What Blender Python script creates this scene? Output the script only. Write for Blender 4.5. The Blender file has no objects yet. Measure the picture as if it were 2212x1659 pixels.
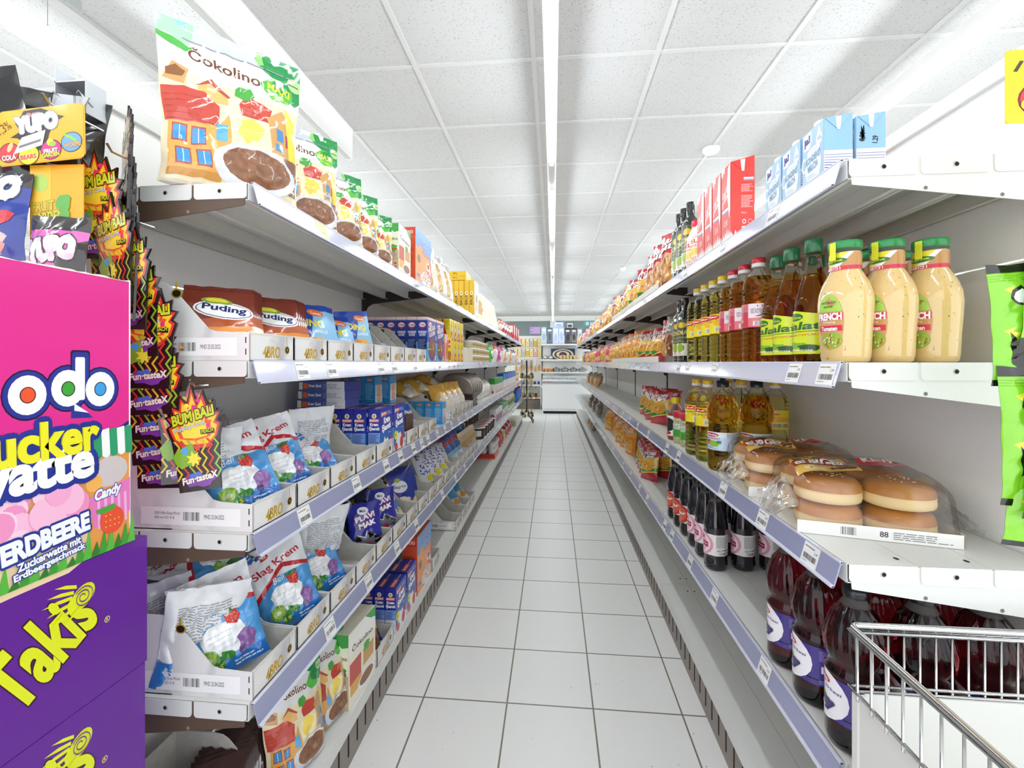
import bpy, bmesh, math, random
from math import sin, cos, pi, radians as R, atan, atan2
from mathutils import Vector, Matrix, noise
SC=bpy.context.scene
COL=SC.collection
# ---------------------------------------------------------------- camera, world, exposure
cam_d=bpy.data.cameras.new('camera'); cam=bpy.data.objects.new('camera',cam_d); COL.objects.link(cam)
SC.camera=cam
cam.location=(0,0,1.2); cam.rotation_euler=(R(90),0,atan(89/975))
cam_d.sensor_width=36; cam_d.lens=36*975/2212; cam_d.shift_y=-46.5/2212; cam_d.clip_start=.02; cam_d.clip_end=60
w=bpy.data.worlds.new('world'); SC.world=w; w.use_nodes=True
w.node_tree.nodes['Background'].inputs[0].default_value=(.93,.96,1,1)
w.node_tree.nodes['Background'].inputs[1].default_value=1.6  # added fill light, enters where the room is left open behind the camera
SC.view_settings.view_transform='Standard'; SC.view_settings.look='None'
SC.view_settings.gamma=1; SC.view_settings.use_curve_mapping=False
SC.view_settings.exposure=0.44
SC.cycles.diffuse_bounces=8; SC.cycles.max_bounces=14; SC.cycles.transparent_max_bounces=16
TUBE=32.0      # tube emission strength
# ---------------------------------------------------------------- materials
def lin(h):
    h=h.lstrip('#'); h=h if len(h)==6 else ''.join(c*2 for c in h); o=[]
    for i in (0,2,4):
        c=int(h[i:i+2],16)/255; o.append(c/12.92 if c<=.04045 else ((c+.055)/1.055)**2.4)
    return (*o,1)
MATS={}
def mat(h,rough=.5,metal=0,coat=0,trans=0,alpha=1,ior=1.45,name=None):
    k=(h,rough,metal,coat,trans,alpha,ior)
    if k in MATS: return MATS[k]
    m=bpy.data.materials.new(name or 'paint_'+h.strip('#')); m.use_nodes=True
    b=m.node_tree.nodes['Principled BSDF']
    b.inputs['Base Color'].default_value=lin(h); b.inputs['Roughness'].default_value=rough
    b.inputs['Metallic'].default_value=metal; b.inputs['Coat Weight'].default_value=coat
    b.inputs['Coat Roughness'].default_value=.08
    b.inputs['Transmission Weight'].default_value=trans; b.inputs['Alpha'].default_value=alpha
    b.inputs['IOR'].default_value=ior
    MATS[k]=m; return m
def nt(m):
    t=m.node_tree; return t,t.nodes['Principled BSDF'],t.nodes.new,t.links.new
def noisy(name,base,dark,scale,lo,hi,rough=.5,stretch=(1,1,1),bump=0,coat=0):
    """base colour with specks/veins of a second colour from noise"""
    m=bpy.data.materials.new(name); m.use_nodes=True; t,b,N,L=nt(m)
    tc=N('ShaderNodeTexCoord'); mp=N('ShaderNodeMapping'); mp.inputs['Scale'].default_value=stretch
    L(tc.outputs['Object'],mp.inputs['Vector'])
    n=N('ShaderNodeTexNoise'); n.inputs['Scale'].default_value=scale; n.inputs['Detail'].default_value=3
    L(mp.outputs[0],n.inputs['Vector'])
    r=N('ShaderNodeValToRGB'); r.color_ramp.elements[0].position=lo; r.color_ramp.elements[1].position=hi
    r.color_ramp.elements[0].color=lin(base); r.color_ramp.elements[1].color=lin(dark)
    L(n.outputs['Fac'],r.inputs[0]); L(r.outputs[0],b.inputs['Base Color'])
    b.inputs['Roughness'].default_value=rough; b.inputs['Coat Weight'].default_value=coat
    if bump:
        bp=N('ShaderNodeBump'); bp.inputs['Strength'].default_value=bump; bp.inputs['Distance'].default_value=.002
        L(n.outputs['Fac'],bp.inputs['Height']); L(bp.outputs[0],b.inputs['Normal'])
    return m
WHITE=mat('#dfe0dc',.35,name='white_enamel'); WHITE2=mat('#e2e0d8',.4,name='cream_enamel')
PANEL=noisy('pale_steel_panel','#f6f6f4','#f1f1ef',300,.3,.7,.42)
DARKBR=mat('#2b2420',.45,name='dark_bracket'); BROWN=mat('#5d4b3d',.45,name='brown_bracket')
CHROME=mat('#d8d8d8',.12,1,name='chrome_wire'); STEEL=mat('#a8a9aa',.35,1,name='brushed_steel')
BLACK=mat('#0b0b0b',.4,name='black_plastic'); HOLE=mat('#141210',.8,name='hole')
KICK=mat('#8a8078',.4,name='taupe_kickplate')
MARBLE=noisy('marble_print_card','#e3e2e0','#a4a5ac',8,.5,.72,.55,(1,1.6,1))
CARD=noisy('grey_board','#cbc8c0','#bdbab2',60,.3,.7,.8)
CARDW=mat('#e9e6df',.7,name='white_board')
# ---------------------------------------------------------------- geometry helper
class G:
    def __init__(s): s.v=[]; s.f=[]; s.m=[]; s.sm=[]; s.mats=[]
    def mi(s,m):
        if m not in s.mats: s.mats.append(m)
        return s.mats.index(m)
    def add(s,vs,fs,m,smooth=False):
        o=len(s.v); s.v+= [tuple(p) for p in vs]; i=s.mi(m)
        for f in fs: s.f.append([o+k for k in f]); s.m.append(i); s.sm.append(smooth)
    def box(s,x0,y0,z0,x1,y1,z1,m,sk=''):
        v=[(x0,y0,z0),(x1,y0,z0),(x1,y1,z0),(x0,y1,z0),(x0,y0,z1),(x1,y0,z1),(x1,y1,z1),(x0,y1,z1)]
        s.add(v,[(3,2,1,0),(4,5,6,7),(0,1,5,4),(1,2,6,5),(2,3,7,6),(3,0,4,7)],m)
    def bbox(s,x0,y0,z0,x1,y1,z1,m,b=.002):
        """box with chamfered edges"""
        bm=bmesh.new(); bmesh.ops.create_cube(bm,size=1)
        for v in bm.verts: v.co=Vector(((x0+x1)/2+v.co.x*(x1-x0),(y0+y1)/2+v.co.y*(y1-y0),(z0+z1)/2+v.co.z*(z1-z0)))
        bmesh.ops.bevel(bm,geom=bm.edges[:],offset=b,segments=2,affect='EDGES',profile=.5)
        s.bm(bm,m); bm.free()
    def bm(s,bm,m,smooth=False):
        bm.verts.index_update(); s.add([v.co[:] for v in bm.verts],[[v.index for v in f.verts] for f in bm.faces],m,smooth)
    def prism(s,pts,a0,a1,m,ax='x'):
        """extrude a 2D outline; ax = extrusion axis; pts are the other two axes in order"""
        n=len(pts)
        def P(p,a): return {'x':(a,p[0],p[1]),'y':(p[0],a,p[1]),'z':(p[0],p[1],a)}[ax]
        v=[P(p,a0) for p in pts]+[P(p,a1) for p in pts]
        s.add(v,[list(range(n))[::-1],list(range(n,2*n))]+[(i,(i+1)%n,n+(i+1)%n,n+i) for i in range(n)],m)
    def tube(s,pts,r,m,seg=8,cap=True):
        pts=[Vector(p) for p in pts]; vs=[]; n=len(pts)
        rr=r if isinstance(r,(list,tuple)) else [r]*n
        for i,p in enumerate(pts):
            d=(pts[min(i+1,n-1)]-pts[max(i-1,0)]).normalized()
            a=d.cross(Vector((0,0,1)) if abs(d.z)<.9 else Vector((1,0,0))).normalized(); b=d.cross(a)
            for k in range(seg):
                t=2*pi*k/seg; vs.append(p+(a*cos(t)+b*sin(t))*rr[i])
        fs=[(i*seg+k,i*seg+(k+1)%seg,(i+1)*seg+(k+1)%seg,(i+1)*seg+k) for i in range(n-1) for k in range(seg)]
        if cap: fs+=[list(range(seg)),list(range((n-1)*seg,n*seg))[::-1]]
        s.add(vs,fs,m,True)
    def lathe(s,prof,m,seg=28,rf=None,sx=1,sy=1,c=(0,0,0),cap=True):
        vs=[]
        for (r,z) in prof:
            for k in range(seg):
                t=2*pi*k/seg; q=r*(rf(t,z) if rf else 1)
                vs.append((c[0]+q*cos(t)*sx,c[1]+q*sin(t)*sy,c[2]+z))
        n=len(prof)
        fs=[(i*seg+k,i*seg+(k+1)%seg,(i+1)*seg+(k+1)%seg,(i+1)*seg+k) for i in range(n-1) for k in range(seg)]
        s.add(vs,fs,m,True)
        if cap: s.add(vs[:seg],[list(range(seg))[::-1]],m); s.add(vs[-seg:],[list(range(seg))],m)
    def grid(s,fn,nu,nv,m,smooth=True,flip=False):
        vs=[fn(i/nu,j/nv) for j in range(nv+1) for i in range(nu+1)]
        fs=[]
        for j in range(nv):
            for i in range(nu):
                a=j*(nu+1)+i
                for q in ((a,a+1,a+nu+2),(a,a+nu+2,a+nu+1)): fs.append(q[::-1] if flip else q)
        s.add(vs,fs,m,smooth)
    def build(s,name,parent=None,loc=None):
        me=bpy.data.meshes.new(name); me.from_pydata(s.v,[],s.f)
        for m in s.mats: me.materials.append(m)
        me.polygons.foreach_set('material_index',s.m); me.polygons.foreach_set('use_smooth',s.sm)
        me.update(); o=bpy.data.objects.new(name,me); COL.objects.link(o)
        if parent: o.parent=parent
        if loc: o.location=loc
        return o
def empty(name,loc=(0,0,0),rz=0):
    o=bpy.data.objects.new(name,None); COL.objects.link(o); o.location=loc; o.rotation_euler=(0,0,rz)
    o.empty_display_size=.05; return o
def tag(o,label,cat,group=None,kind=None):
    o['label']=label; o['category']=cat
    if group: o['group']=group
    elif 'group' in o: del o['group']
    if kind: o['kind']=kind
    return o
def struct(name,g,**k):
    o=g.build(name); o['kind']='structure'
    return o
def dup(o,parent=None):
    c=o.copy(); COL.objects.link(c); c.parent=parent
    for k in ('label','category','group'):
        if parent is None and k in c: del c[k]
    for ch in list(o.children): dup(ch,c)
    return c
USED=set()
def put(proto,x,y,z,label,cat,group=None,rz=0,rx=0,ry=0,sc=None):
    """first use moves the prototype itself, later uses copy it with its parts"""
    if proto.name in USED: o=dup(proto)
    else: o=proto; USED.add(proto.name)
    for a,b in (('whipped cream sachet','cream sachet'),(' in the low stack on the third left shelf',' in the low stack'),('in the long row of the fourth left shelf','in the long row'),('on the back stack of the third left shelf','on the back stack'),('standing at the edge','at the edge'),('toward the far end','far off'),('near the far end of','near the end of'),('shiny clear and silver','shiny silver'),(' from the camera',' from camera'),(' left shelf',' shelf'),(' right shelf',' shelf')):
        if len(label.split())>16: label=label.replace(a,b)
    while len(label.split())>16 and ' the ' in label: label=label.replace(' the ',' ',1)
    o.location=(x,y,z); o.rotation_euler=(rx,ry,rz)
    if sc: o.scale=(sc,sc,sc) if not isinstance(sc,tuple) else sc
    else: o.scale=(1,1,1)
    return tag(o,label,cat,group)
ORD=['nearest','second','third','fourth','fifth','sixth','seventh','eighth','ninth','tenth','eleventh','twelfth','thirteenth','fourteenth','fifteenth','sixteenth']
# ---------------------------------------------------------------- printed artwork (flat shapes laid on a surface)
TX={}
def text2d(st,bold=0,shear=0):
    k=(st,bold,shear)
    if k in TX: return TX[k]
    cu=bpy.data.curves.new('t','FONT'); cu.body=st; cu.offset=bold; cu.shear=shear; cu.resolution_u=4
    ob=bpy.data.objects.new('t',cu); me=ob.to_mesh()
    vs=[(v.co.x,v.co.y) for v in me.vertices]; fs=[tuple(p.vertices) for p in me.polygons]
    ob.to_mesh_clear(); bpy.data.objects.remove(ob); bpy.data.curves.remove(cu)
    TX[k]=(vs,fs); return TX[k]
class Art:
    """all coordinates are percent of the face: u 0..100 left to right, v 0..100 bottom to top"""
    def __init__(s): s.ops=[]
    def add(s,vs,fs,col,lv=None):
        if not vs: return 1
        x0=min(p[0] for p in vs);x1=max(p[0] for p in vs);y0=min(p[1] for p in vs);y1=max(p[1] for p in vs)
        l=lv or 1
        for o in (s.ops if lv is None else ()):
            b=o[4]
            if b[0]<x1 and b[1]>x0 and b[2]<y1 and b[3]>y0: l=max(l,math.floor(o[3])+1)
        s.ops.append((vs,fs,col,l,(x0,x1,y0,y1))); return l
    def poly(s,pts,c): s.add(list(pts),[list(range(len(pts)))],c); return s
    def rect(s,x0,y0,x1,y1,c): return s.poly([(x0,y0),(x1,y0),(x1,y1),(x0,y1)],c)
    def ell(s,x,y,rx,ry,c,rot=0,n=20,a0=0,a1=360):
        p=[]; cr,sr=cos(R(rot)),sin(R(rot)); full=(a1-a0)==360
        for i in range(n+(0 if full else 1)):
            t=R(a0+(a1-a0)*i/n); X,Y=rx*cos(t),ry*sin(t); p.append((x+X*cr-Y*sr,y+X*sr+Y*cr))
        return s.poly(p,c)
    def rr(s,x0,y0,x1,y1,r,c,ry=None):
        ry=ry or r; p=[]
        for cx,cy,a in ((x1-r,y1-ry,0),(x0+r,y1-ry,90),(x0+r,y0+ry,180),(x1-r,y0+ry,270)):
            for i in range(5):
                t=R(a+22.5*i); p.append((cx+r*cos(t),cy+ry*sin(t)))
        return s.poly(p,c)
    def text(s,st,x,y,wd,ht,c,rot=0,bold=.012,shear=0,out=None,ow=.035,bend=0,asp=1):
        """fit the string into a wd x ht box whose lower-left is x,y; rot in degrees (asp = face width / height)"""
        def place(vs,dx,dy,x0,x1,y0,y1,cr,sr):
            o=[]
            for p in vs:
                a=(p[0]+dx-x0)/(x1-x0); X=a*wd; Y=(p[1]+dy-y0)/(y1-y0)*ht - bend*(2*a-1)**2
                o.append((x+X*cr-Y*sr/asp,y+X*sr*asp+Y*cr))
            return o
        def lay(bd,col):
            base=min(bd,.04); ex=bd-base
            vs,fs=text2d(st,base,shear); b0=text2d(st,0,shear)[0]
            x0=min(p[0] for p in b0);x1=max(p[0] for p in b0);y0=min(p[1] for p in b0);y1=max(p[1] for p in b0)
            cr,sr=cos(R(rot)),sin(R(rot)); lv=None; first=True
            offs=[(0,0)] if ex<=.001 else [(ex*cos(k*pi/6),ex*sin(k*pi/6)) for k in range(12)]
            if len(offs)>1:   # one layer for all eight shifted copies
                bb=[]
                for dx,dy in offs:
                    o=place(vs,dx,dy,x0,x1,y0,y1,cr,sr); bb+=o
                n=len(s.ops); s.add(bb,[[0]],col); lv=s.ops.pop()[3]
            for k,(dx,dy) in enumerate(offs):
                s.add(place(vs,dx,dy,x0,x1,y0,y1,cr,sr),fs,col,None if lv is None else lv+k*.07)
        if out: lay(ow,out)
        lay(bold,c); return s
    def bars(s,x0,y0,x1,y1,c='#222222',n=22,seed=1):
        r=random.Random(seed); vs=[];fs=[]; x=x0; st=(x1-x0)/n
        for i in range(n):
            wd=st*r.choice((.25,.5,.7)); k=len(vs); vs+=[(x,y0),(x+wd,y0),(x+wd,y1),(x,y1)]; fs.append((k,k+1,k+2,k+3)); x+=st
        s.add(vs,fs,c); return s
    def lines(s,x0,y0,x1,y1,n,c,t=.45,seed=3):
        r=random.Random(seed); vs=[];fs=[]; st=(y1-y0)/n
        for i in range(n):
            y=y0+i*st; x=x0
            e=x1-(x1-x0)*r.choice((0,.05,.1,.3))
            while x<e:
                wd=min((x1-x0)*r.uniform(.08,.22),e-x); k=len(vs)
                vs+=[(x,y),(x+wd,y),(x+wd,y+st*t),(x,y+st*t)]; fs.append((k,k+1,k+2,k+3)); x+=wd+(x1-x0)*.025
        s.add(vs,fs,c); return s
    def star(s,x,y,rx,ry,n,c,inn=.5,rot=0,seed=None):
        r=random.Random(seed or 0); p=[]
        for i in range(2*n):
            q=(1 if i%2==0 else inn)*(r.uniform(.8,1.15) if seed else 1); t=R(rot)+pi*i/n
            p.append((x+rx*q*cos(t),y+ry*q*sin(t)))
        return s.poly(p,c)
    def zig(s,pts,wd,c):
        a=[(p[0],p[1]+wd/2) for p in pts]; b=[(p[0],p[1]-wd/2) for p in pts][::-1]
        return s.poly(b+a,c)
    def blob(s,x,y,rx,ry,c,n=18,amp=.2,seed=1):
        r=random.Random(seed); p=[]
        for i in range(n):
            q=1+amp*(r.random()-.5)*2; t=2*pi*i/n; p.append((x+rx*q*cos(t),y+ry*q*sin(t)))
        return s.poly(p,c)
def lay(g,art,S,cu=None,cv=None,rough=.3,coat=0,step=.00022,smooth=False,diag=None):
    """lay artwork on surface S(u,v,offset); cu, cv = lines where shapes are cut to follow a curved surface"""
    step=min(step,.0024/max([1]+[o[3] for o in art.ops]))
    for vs,fs,col,l,bb in art.ops:
        m=col if not isinstance(col,str) else mat(col,rough,0,coat)
        if cu or cv:
            bm=bmesh.new(); bv=[bm.verts.new((p[0],p[1],0)) for p in vs]
            for f in fs:
                try: bm.faces.new([bv[i] for i in f])
                except ValueError: pass
            if len(fs)==1 and len(fs[0])>4: bmesh.ops.triangulate(bm,faces=bm.faces[:])
            for c in cu or []:
                if bb[0]<c<bb[1]: bmesh.ops.bisect_plane(bm,geom=bm.verts[:]+bm.edges[:]+bm.faces[:],plane_co=(c,0,0),plane_no=(1,0,0),dist=1e-5)
            for c in cv or []:
                if bb[2]<c<bb[3]: bmesh.ops.bisect_plane(bm,geom=bm.verts[:]+bm.edges[:]+bm.faces[:],plane_co=(0,c,0),plane_no=(0,1,0),dist=1e-5)
            if diag:
                du,dv,sg=100/diag[0],100/diag[1],diag[2]
                for k in range(-diag[1],diag[0]+diag[1]+1):
                    # cell diagonals: u/du - sg*v/dv = k
                    lo=min(bb[0]/du-sg*q/dv for q in (bb[2],bb[3])); hi=max(bb[1]/du-sg*q/dv for q in (bb[2],bb[3]))
                    if lo<k<hi: bmesh.ops.bisect_plane(bm,geom=bm.verts[:]+bm.edges[:]+bm.faces[:],plane_co=(k*du,0,0),plane_no=Vector((1/du,-sg/dv,0)).normalized(),dist=1e-5)
            bm.verts.index_update()
            g.add([S(v.co.x,v.co.y,l*step) for v in bm.verts],[[v.index for v in f.verts] for f in bm.faces],m,smooth); bm.free()
        else: g.add([S(p[0],p[1],l*step) for p in vs],fs,m,False)
def flat(o,u,v,n):
    o,u,v,n=map(Vector,(o,u,v,n))
    return lambda a,b,d:tuple(o+u*(a/100)+v*(b/100)+n*d)
# product builders ---------------------------------------------------------------
def carton(name,W,D,H,body,front=None,left=None,right=None,top=None,rough=.35,parent=None,bev=.0015,asm=None,coat=.2):
    g=G(); m=mat(body,rough,0,coat) if isinstance(body,str) else body
    g.bbox(-W/2,-D/2,0,W/2,D/2,H,m,bev)
    if front: lay(g,front,flat((-W/2,-D/2,0),(W,0,0),(0,0,H),(0,-1,0)),rough=rough,coat=coat)
    if left: lay(g,left,flat((-W/2,D/2,0),(0,-D,0),(0,0,H),(-1,0,0)),rough=rough,coat=coat)
    if right: lay(g,right,flat((W/2,-D/2,0),(0,D,0),(0,0,H),(1,0,0)),rough=rough,coat=coat)
    if top: lay(g,top,flat((-W/2,-D/2,H),(W,0,0),(0,D,0),(0,0,1)),rough=rough,coat=coat)
    return g.build(name,parent)
def bag(name,W,H,T,body,front=None,back=None,kind='pillow',seed=1,wr=.003,nu=14,nv=18,rough=.22,coat=.4,zz=0,parent=None,backart=None,narrow=.06,lean=0):
    g=G(); m=mat(body,rough,0,coat) if isinstance(body,str) else body; mb=mat(back,rough,0,coat) if isinstance(back,str) else (back or m)
    def prof(b):
        if kind=='pillow': q=max(0,min(1,(b-.05)/.9)); return sin(pi*q)**.55
        if kind=='stand':
            lo=min(1,.55+b/.1*.45); hi=1-max(0,(b-.35)/.58); return lo*max(0,min(1,hi))**.7
        return 1
    def surf(a,b,sgn,o):
        p=prof(b); e=max(0,1-abs(a)**2.6)**.75; ed=min(1,(1-abs(a))*5)
        n=noise.noise(Vector((a*2.1+seed*7.3,b*3.7*H/W,seed*1.7+sgn*3)))
        n2=1-abs(noise.noise(Vector((a*3.3+b*2.5,b*4.5*H/W-a,seed*3.1+sgn*5))))*3.2
        n3=noise.noise(Vector((a*7+seed,b*11*H/W,seed*9.1+sgn)))
        d=T/2*p*e*(1+.18*n)+(wr*n2+wr*.5*n3)*ed*(.35+.65*p)
        x=a*W/2*(1-narrow*p)+.02*W*noise.noise(Vector((seed*3.3,b*5,sgn*0+a)))
        z=b*H
        if zz and b>.985: z+=zz*(abs((a*14)%2-1)-.5)
        y=.004*noise.noise(Vector((a*3,b*2,seed)))+lean*b*b
        return (x+math.copysign(abs(a)**4*o,a),y+sgn*(d+o),z)
    g.grid(lambda i,j:surf(i*2-1,j,-1,0),nu,nv,m); g.grid(lambda i,j:surf(i*2-1,j,1,.0003),nu,nv,mb,flip=True)
    if kind=='stand':
        n=nu; vs=[surf(i/n*2-1,0,-1,0) for i in range(n+1)]+[surf(i/n*2-1,0,1,.0003) for i in range(n,-1,-1)]
        g.add(vs,[list(range(len(vs)))[::-1]],m)
    cu=[100*i/nu for i in range(1,nu)]; cv=[100*i/nv for i in range(1,nv)]
    def onmesh(sgn,o0):
        P0=[[Vector(surf(i/nu*2-1,j/nv,sgn,0)) for i in range(nu+1)] for j in range(nv+1)]
        P1=[[Vector(surf(i/nu*2-1,j/nv,sgn,1)) for i in range(nu+1)] for j in range(nv+1)]
        def S(u,v,o):
            if sgn>0: u=100-u
            a=max(0,min(nu-1e-6,u/100*nu)); b=max(0,min(nv-1e-6,v/100*nv)); i=int(a); j=int(b); a-=i; b-=j
            if a>=b: w=((j,i,1-a),(j,i+1,a-b),(j+1,i+1,b))
            else: w=((j,i,1-b),(j+1,i,b-a),(j+1,i+1,a))
            q=Vector((0,0,0))
            for jj,ii,ww in w: p=P0[jj][ii]; q+=ww*(p+(P1[jj][ii]-p)*(o+o0))
            return tuple(q)
        return S
    if front: lay(g,front,onmesh(-1,.0003),cu,cv,rough,coat,smooth=True,diag=(nu,nv,1))
    if backart: lay(g,backart,onmesh(1,.0006),cu,cv,rough,coat,smooth=True,diag=(nu,nv,-1))
    return g.build(name,parent)
def wrap(g,art,prof_r,z0,z1,span,rf=None,sx=1,sy=1,step=8,c0=0,rough=.3,coat=.3,off=.0006):
    """label around a lathed body, centred on the -Y side; span degrees"""
    def S(u,v,o):
        t=R((u/100-.5)*span+c0); z=z0+(z1-z0)*v/100; r=prof_r(z)*(rf(t-pi/2,z) if rf else 1)+o+off
        return (r*sin(t)*sx,-r*cos(t)*sy,z)
    n=max(2,int(span/step)); lay(g,art,S,[100*i/n for i in range(1,n)],[100*i/4 for i in range(1,4)],rough,coat,smooth=True)
def interp(prof):
    def f(z):
        for (r0,z0),(r1,z1) in zip(prof,prof[1:]):
            if z0<=z<=z1 and z1>z0: return r0+(r1-r0)*(z-z0)/(z1-z0)
        return prof[0][0] if z<prof[0][1] else prof[-1][0]
    return f
# ================================================================ the room
CH=2.765; FY=-1.7
def floor_mat():
    m=bpy.data.materials.new('speckled_floor_tiles'); m.use_nodes=True; t,b,N,L=nt(m)
    tc=N('ShaderNodeTexCoord'); sp=N('ShaderNodeSeparateXYZ'); L(tc.outputs['Object'],sp.inputs[0])
    def M(op,a,b_=None,c=None):
        n=N('ShaderNodeMath'); n.operation=op
        for i,q in enumerate((a,b_,c)):
            if q is None: continue
            if isinstance(q,(int,float)): n.inputs[i].default_value=q
            else: L(q,n.inputs[i])
        return n.outputs[0]
    def g(ax,off):
        f=M('FRACT',M('DIVIDE',M('ADD',ax,30-off),.3)); return M('LESS_THAN',M('ABSOLUTE',M('SUBTRACT',f,.5)),.4905)
    inside=M('MULTIPLY',g(sp.outputs[0],.138),g(sp.outputs[1],1.583))
    v=N('ShaderNodeTexVoronoi'); v.inputs['Scale'].default_value=75; L(tc.outputs['Object'],v.inputs['Vector'])
    n=N('ShaderNodeTexNoise'); n.inputs['Scale'].default_value=12; L(tc.outputs['Object'],n.inputs['Vector'])
    thr=M('MULTIPLY',M('POWER',v.outputs['Color'],6),.22); spk=M('LESS_THAN',v.outputs['Distance'],thr)
    n2=N('ShaderNodeTexNoise'); n2.inputs['Scale'].default_value=.9; L(tc.outputs['Object'],n2.inputs['Vector'])
    r=N('ShaderNodeMix'); r.data_type='RGBA'; L(n2.outputs['Fac'],r.inputs[0]); r.inputs[6].default_value=lin('#eeeeeb'); r.inputs[7].default_value=lin('#f3f3f0')
    a=N('ShaderNodeMix'); a.data_type='RGBA'; L(spk,a.inputs[0]); L(r.outputs[2],a.inputs[6]); a.inputs[7].default_value=lin('#8a8780')
    c=N('ShaderNodeMix'); c.data_type='RGBA'; L(inside,c.inputs[0]); c.inputs[6].default_value=lin('#7e796a'); L(a.outputs[2],c.inputs[7])
    L(c.outputs[2],b.inputs['Base Color']); b.inputs['Roughness'].default_value=.33
    bp=N('ShaderNodeBump'); bp.inputs['Strength'].default_value=.4; bp.inputs['Distance'].default_value=.0015; L(inside,bp.inputs['Height']); L(bp.outputs[0],b.inputs['Normal'])
    return m
def tile_mat():
    m=bpy.data.materials.new('fissured_ceiling_tile'); m.use_nodes=True; t,b,N,L=nt(m)
    tc=N('ShaderNodeTexCoord'); outs=[]
    for k,(sx,sy,rz) in enumerate(((60,190,20),(170,65,-15))):
        mp=N('ShaderNodeMapping'); mp.inputs['Scale'].default_value=(sx,sy,1); mp.inputs['Rotation'].default_value=(0,0,R(rz))
        L(tc.outputs['Object'],mp.inputs[0]); n=N('ShaderNodeTexVoronoi'); n.inputs['Scale'].default_value=1; n.inputs['Randomness'].default_value=1
        L(mp.outputs[0],n.inputs['Vector'])
        q=N('ShaderNodeMath'); q.operation='POWER'; L(n.outputs['Color'],q.inputs[0]); q.inputs[1].default_value=2.2
        q1=N('ShaderNodeMath'); q1.operation='MULTIPLY'; L(q.outputs[0],q1.inputs[0]); q1.inputs[1].default_value=.42
        q2=N('ShaderNodeMath'); q2.operation='LESS_THAN'; L(n.outputs['Distance'],q2.inputs[0]); L(q1.outputs[0],q2.inputs[1]); outs.append(q2.outputs[0])
    mx=N('ShaderNodeMath'); mx.operation='MAXIMUM'; L(outs[0],mx.inputs[0]); L(outs[1],mx.inputs[1])
    c=N('ShaderNodeMix'); c.data_type='RGBA'; L(mx.outputs[0],c.inputs[0]); c.inputs[6].default_value=lin('#cacac9'); c.inputs[7].default_value=lin('#a5a39e')
    L(c.outputs[2],b.inputs['Base Color']); b.inputs['Roughness'].default_value=.9
    return m
g=G(); g.box(-8,FY,-.1,8,15.3,0,floor_mat()); struct('floor',g)
g=G(); g.box(-8,FY,CH,8,15.3,CH+.1,tile_mat()); struct('ceiling',g)
g=G(); TB=mat('#d2d2d1',.5,name='ceiling_grid_bar')
xs=[-7.12,-6.5,-5.87,-5.25,-4.62,-4,-3.37,-2.745,-1.35,-.725,-.1,.525,1.15,1.775,2.4,3.03,3.65,4.28,4.9,5.53,6.15,6.78,7.4]
for x in xs: g.box(x-.012,FY,CH-.006,x+.012,15.3,CH-.0005,TB)
g.box(-2.155,FY,CH-.022,-2.1,15.3,CH-.0005,TB)
y=2.326-.625*6
while y<15.3: g.box(-8,y-.012,CH-.0055,8,y+.012,CH-.0004,TB); y+=.625
struct('trim_1',g)
WALL=mat('#efeeea',.7,name='wall_paint')
g=G(); g.box(-8.1,FY,0,-8,15.4,CH,WALL); struct('wall_left',g)
g=G(); g.box(8,FY,0,8.1,15.4,CH,WALL); struct('wall_right',g)
# back wall with a band of windows
g=G(); WY=15.3
g.box(-8,WY,0,8,WY+.1,2.02,WALL); g.box(-8,WY-.04,2.66,8,WY+.1,CH,mat('#f0efeb',.5)); 
struct('wall_back',g)
WG=bpy.data.materials.new('dark_window_glass'); WG.use_nodes=True
t,b,N,L=nt(WG); b.inputs['Base Color'].default_value=lin('#8a9999'); b.inputs['Roughness'].default_value=.06; b.inputs['Metallic'].default_value=.35
FR=mat('#efefec',.35,name='white_window_frame')
k=0
for x0,x1 in ((-8,-5.2),(-5.2,-2.4),(-2.4,.0),(.0,2.4),(2.4,5.2),(5.2,8)):
    k+=1; g=G(); g.box(x0+.08,WY+.03,2.08,x1-.08,WY+.05,2.62,WG); w_=struct('window_%d'%k,g)
    g=G(); g.box(x0,WY-.03,2.02,x1,WY+.05,2.1,FR); g.box(x0,WY-.03,2.6,x1,WY+.05,2.66,FR)
    g.box(x0,WY-.03,2.1,x0+.1,WY+.05,2.6,FR); g.box(x1-.1,WY-.03,2.1,x1,WY+.05,2.6,FR); g.build('window_frame',w_)
# ---------------------------------------------------------------- lamps
EM=bpy.data.materials.new('fluorescent_tube_light'); EM.use_nodes=True
t=EM.node_tree; t.nodes.clear(); e=t.nodes.new('ShaderNodeEmission'); e.inputs[0].default_value=(.9,.96,1,1); e.inputs[1].default_value=TUBE
o_=t.nodes.new('ShaderNodeOutputMaterial'); t.links.new(e.outputs[0],o_.inputs[0])
FIX=mat('#e9e9e6',.3,name='white_lamp_housing')
def make_light():
    t=empty('ceiling_light'); HB=2.49
    g=G(); g.prism([(-.03,HB+.055),(-.03,HB+.012),(-.02,HB),(.02,HB),(.03,HB+.012),(.03,HB+.055)],0,1.82,FIX,'y'); g.build('housing',t)
    g=G(); g.tube([(0,.20,2.465),(0,1.62,2.465)],.0135,EM,12); g.build('tube',t)
    for y in (.18,1.62):
        g=G(); g.bbox(-.013,y,2.448,.013,y+.022,HB+.001,FIX,.003); g.build('end_cap',t)
    for y in (.35,1.45):
        g=G(); g.tube([(0,y,HB+.055),(0,y,CH)],.0009,STEEL,6); g.build('hanger_wire',t)
    return t
LT=make_light()
rows=[(-2.04,'left',1.30),(-.01,'centre',1.26),(1.65,'right',1.5),(-4.2,'far left',1.3),(3.7,'far right',1.4),(-6.3,'outer left',1.3),(5.9,'outer right',1.4)]
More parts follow.
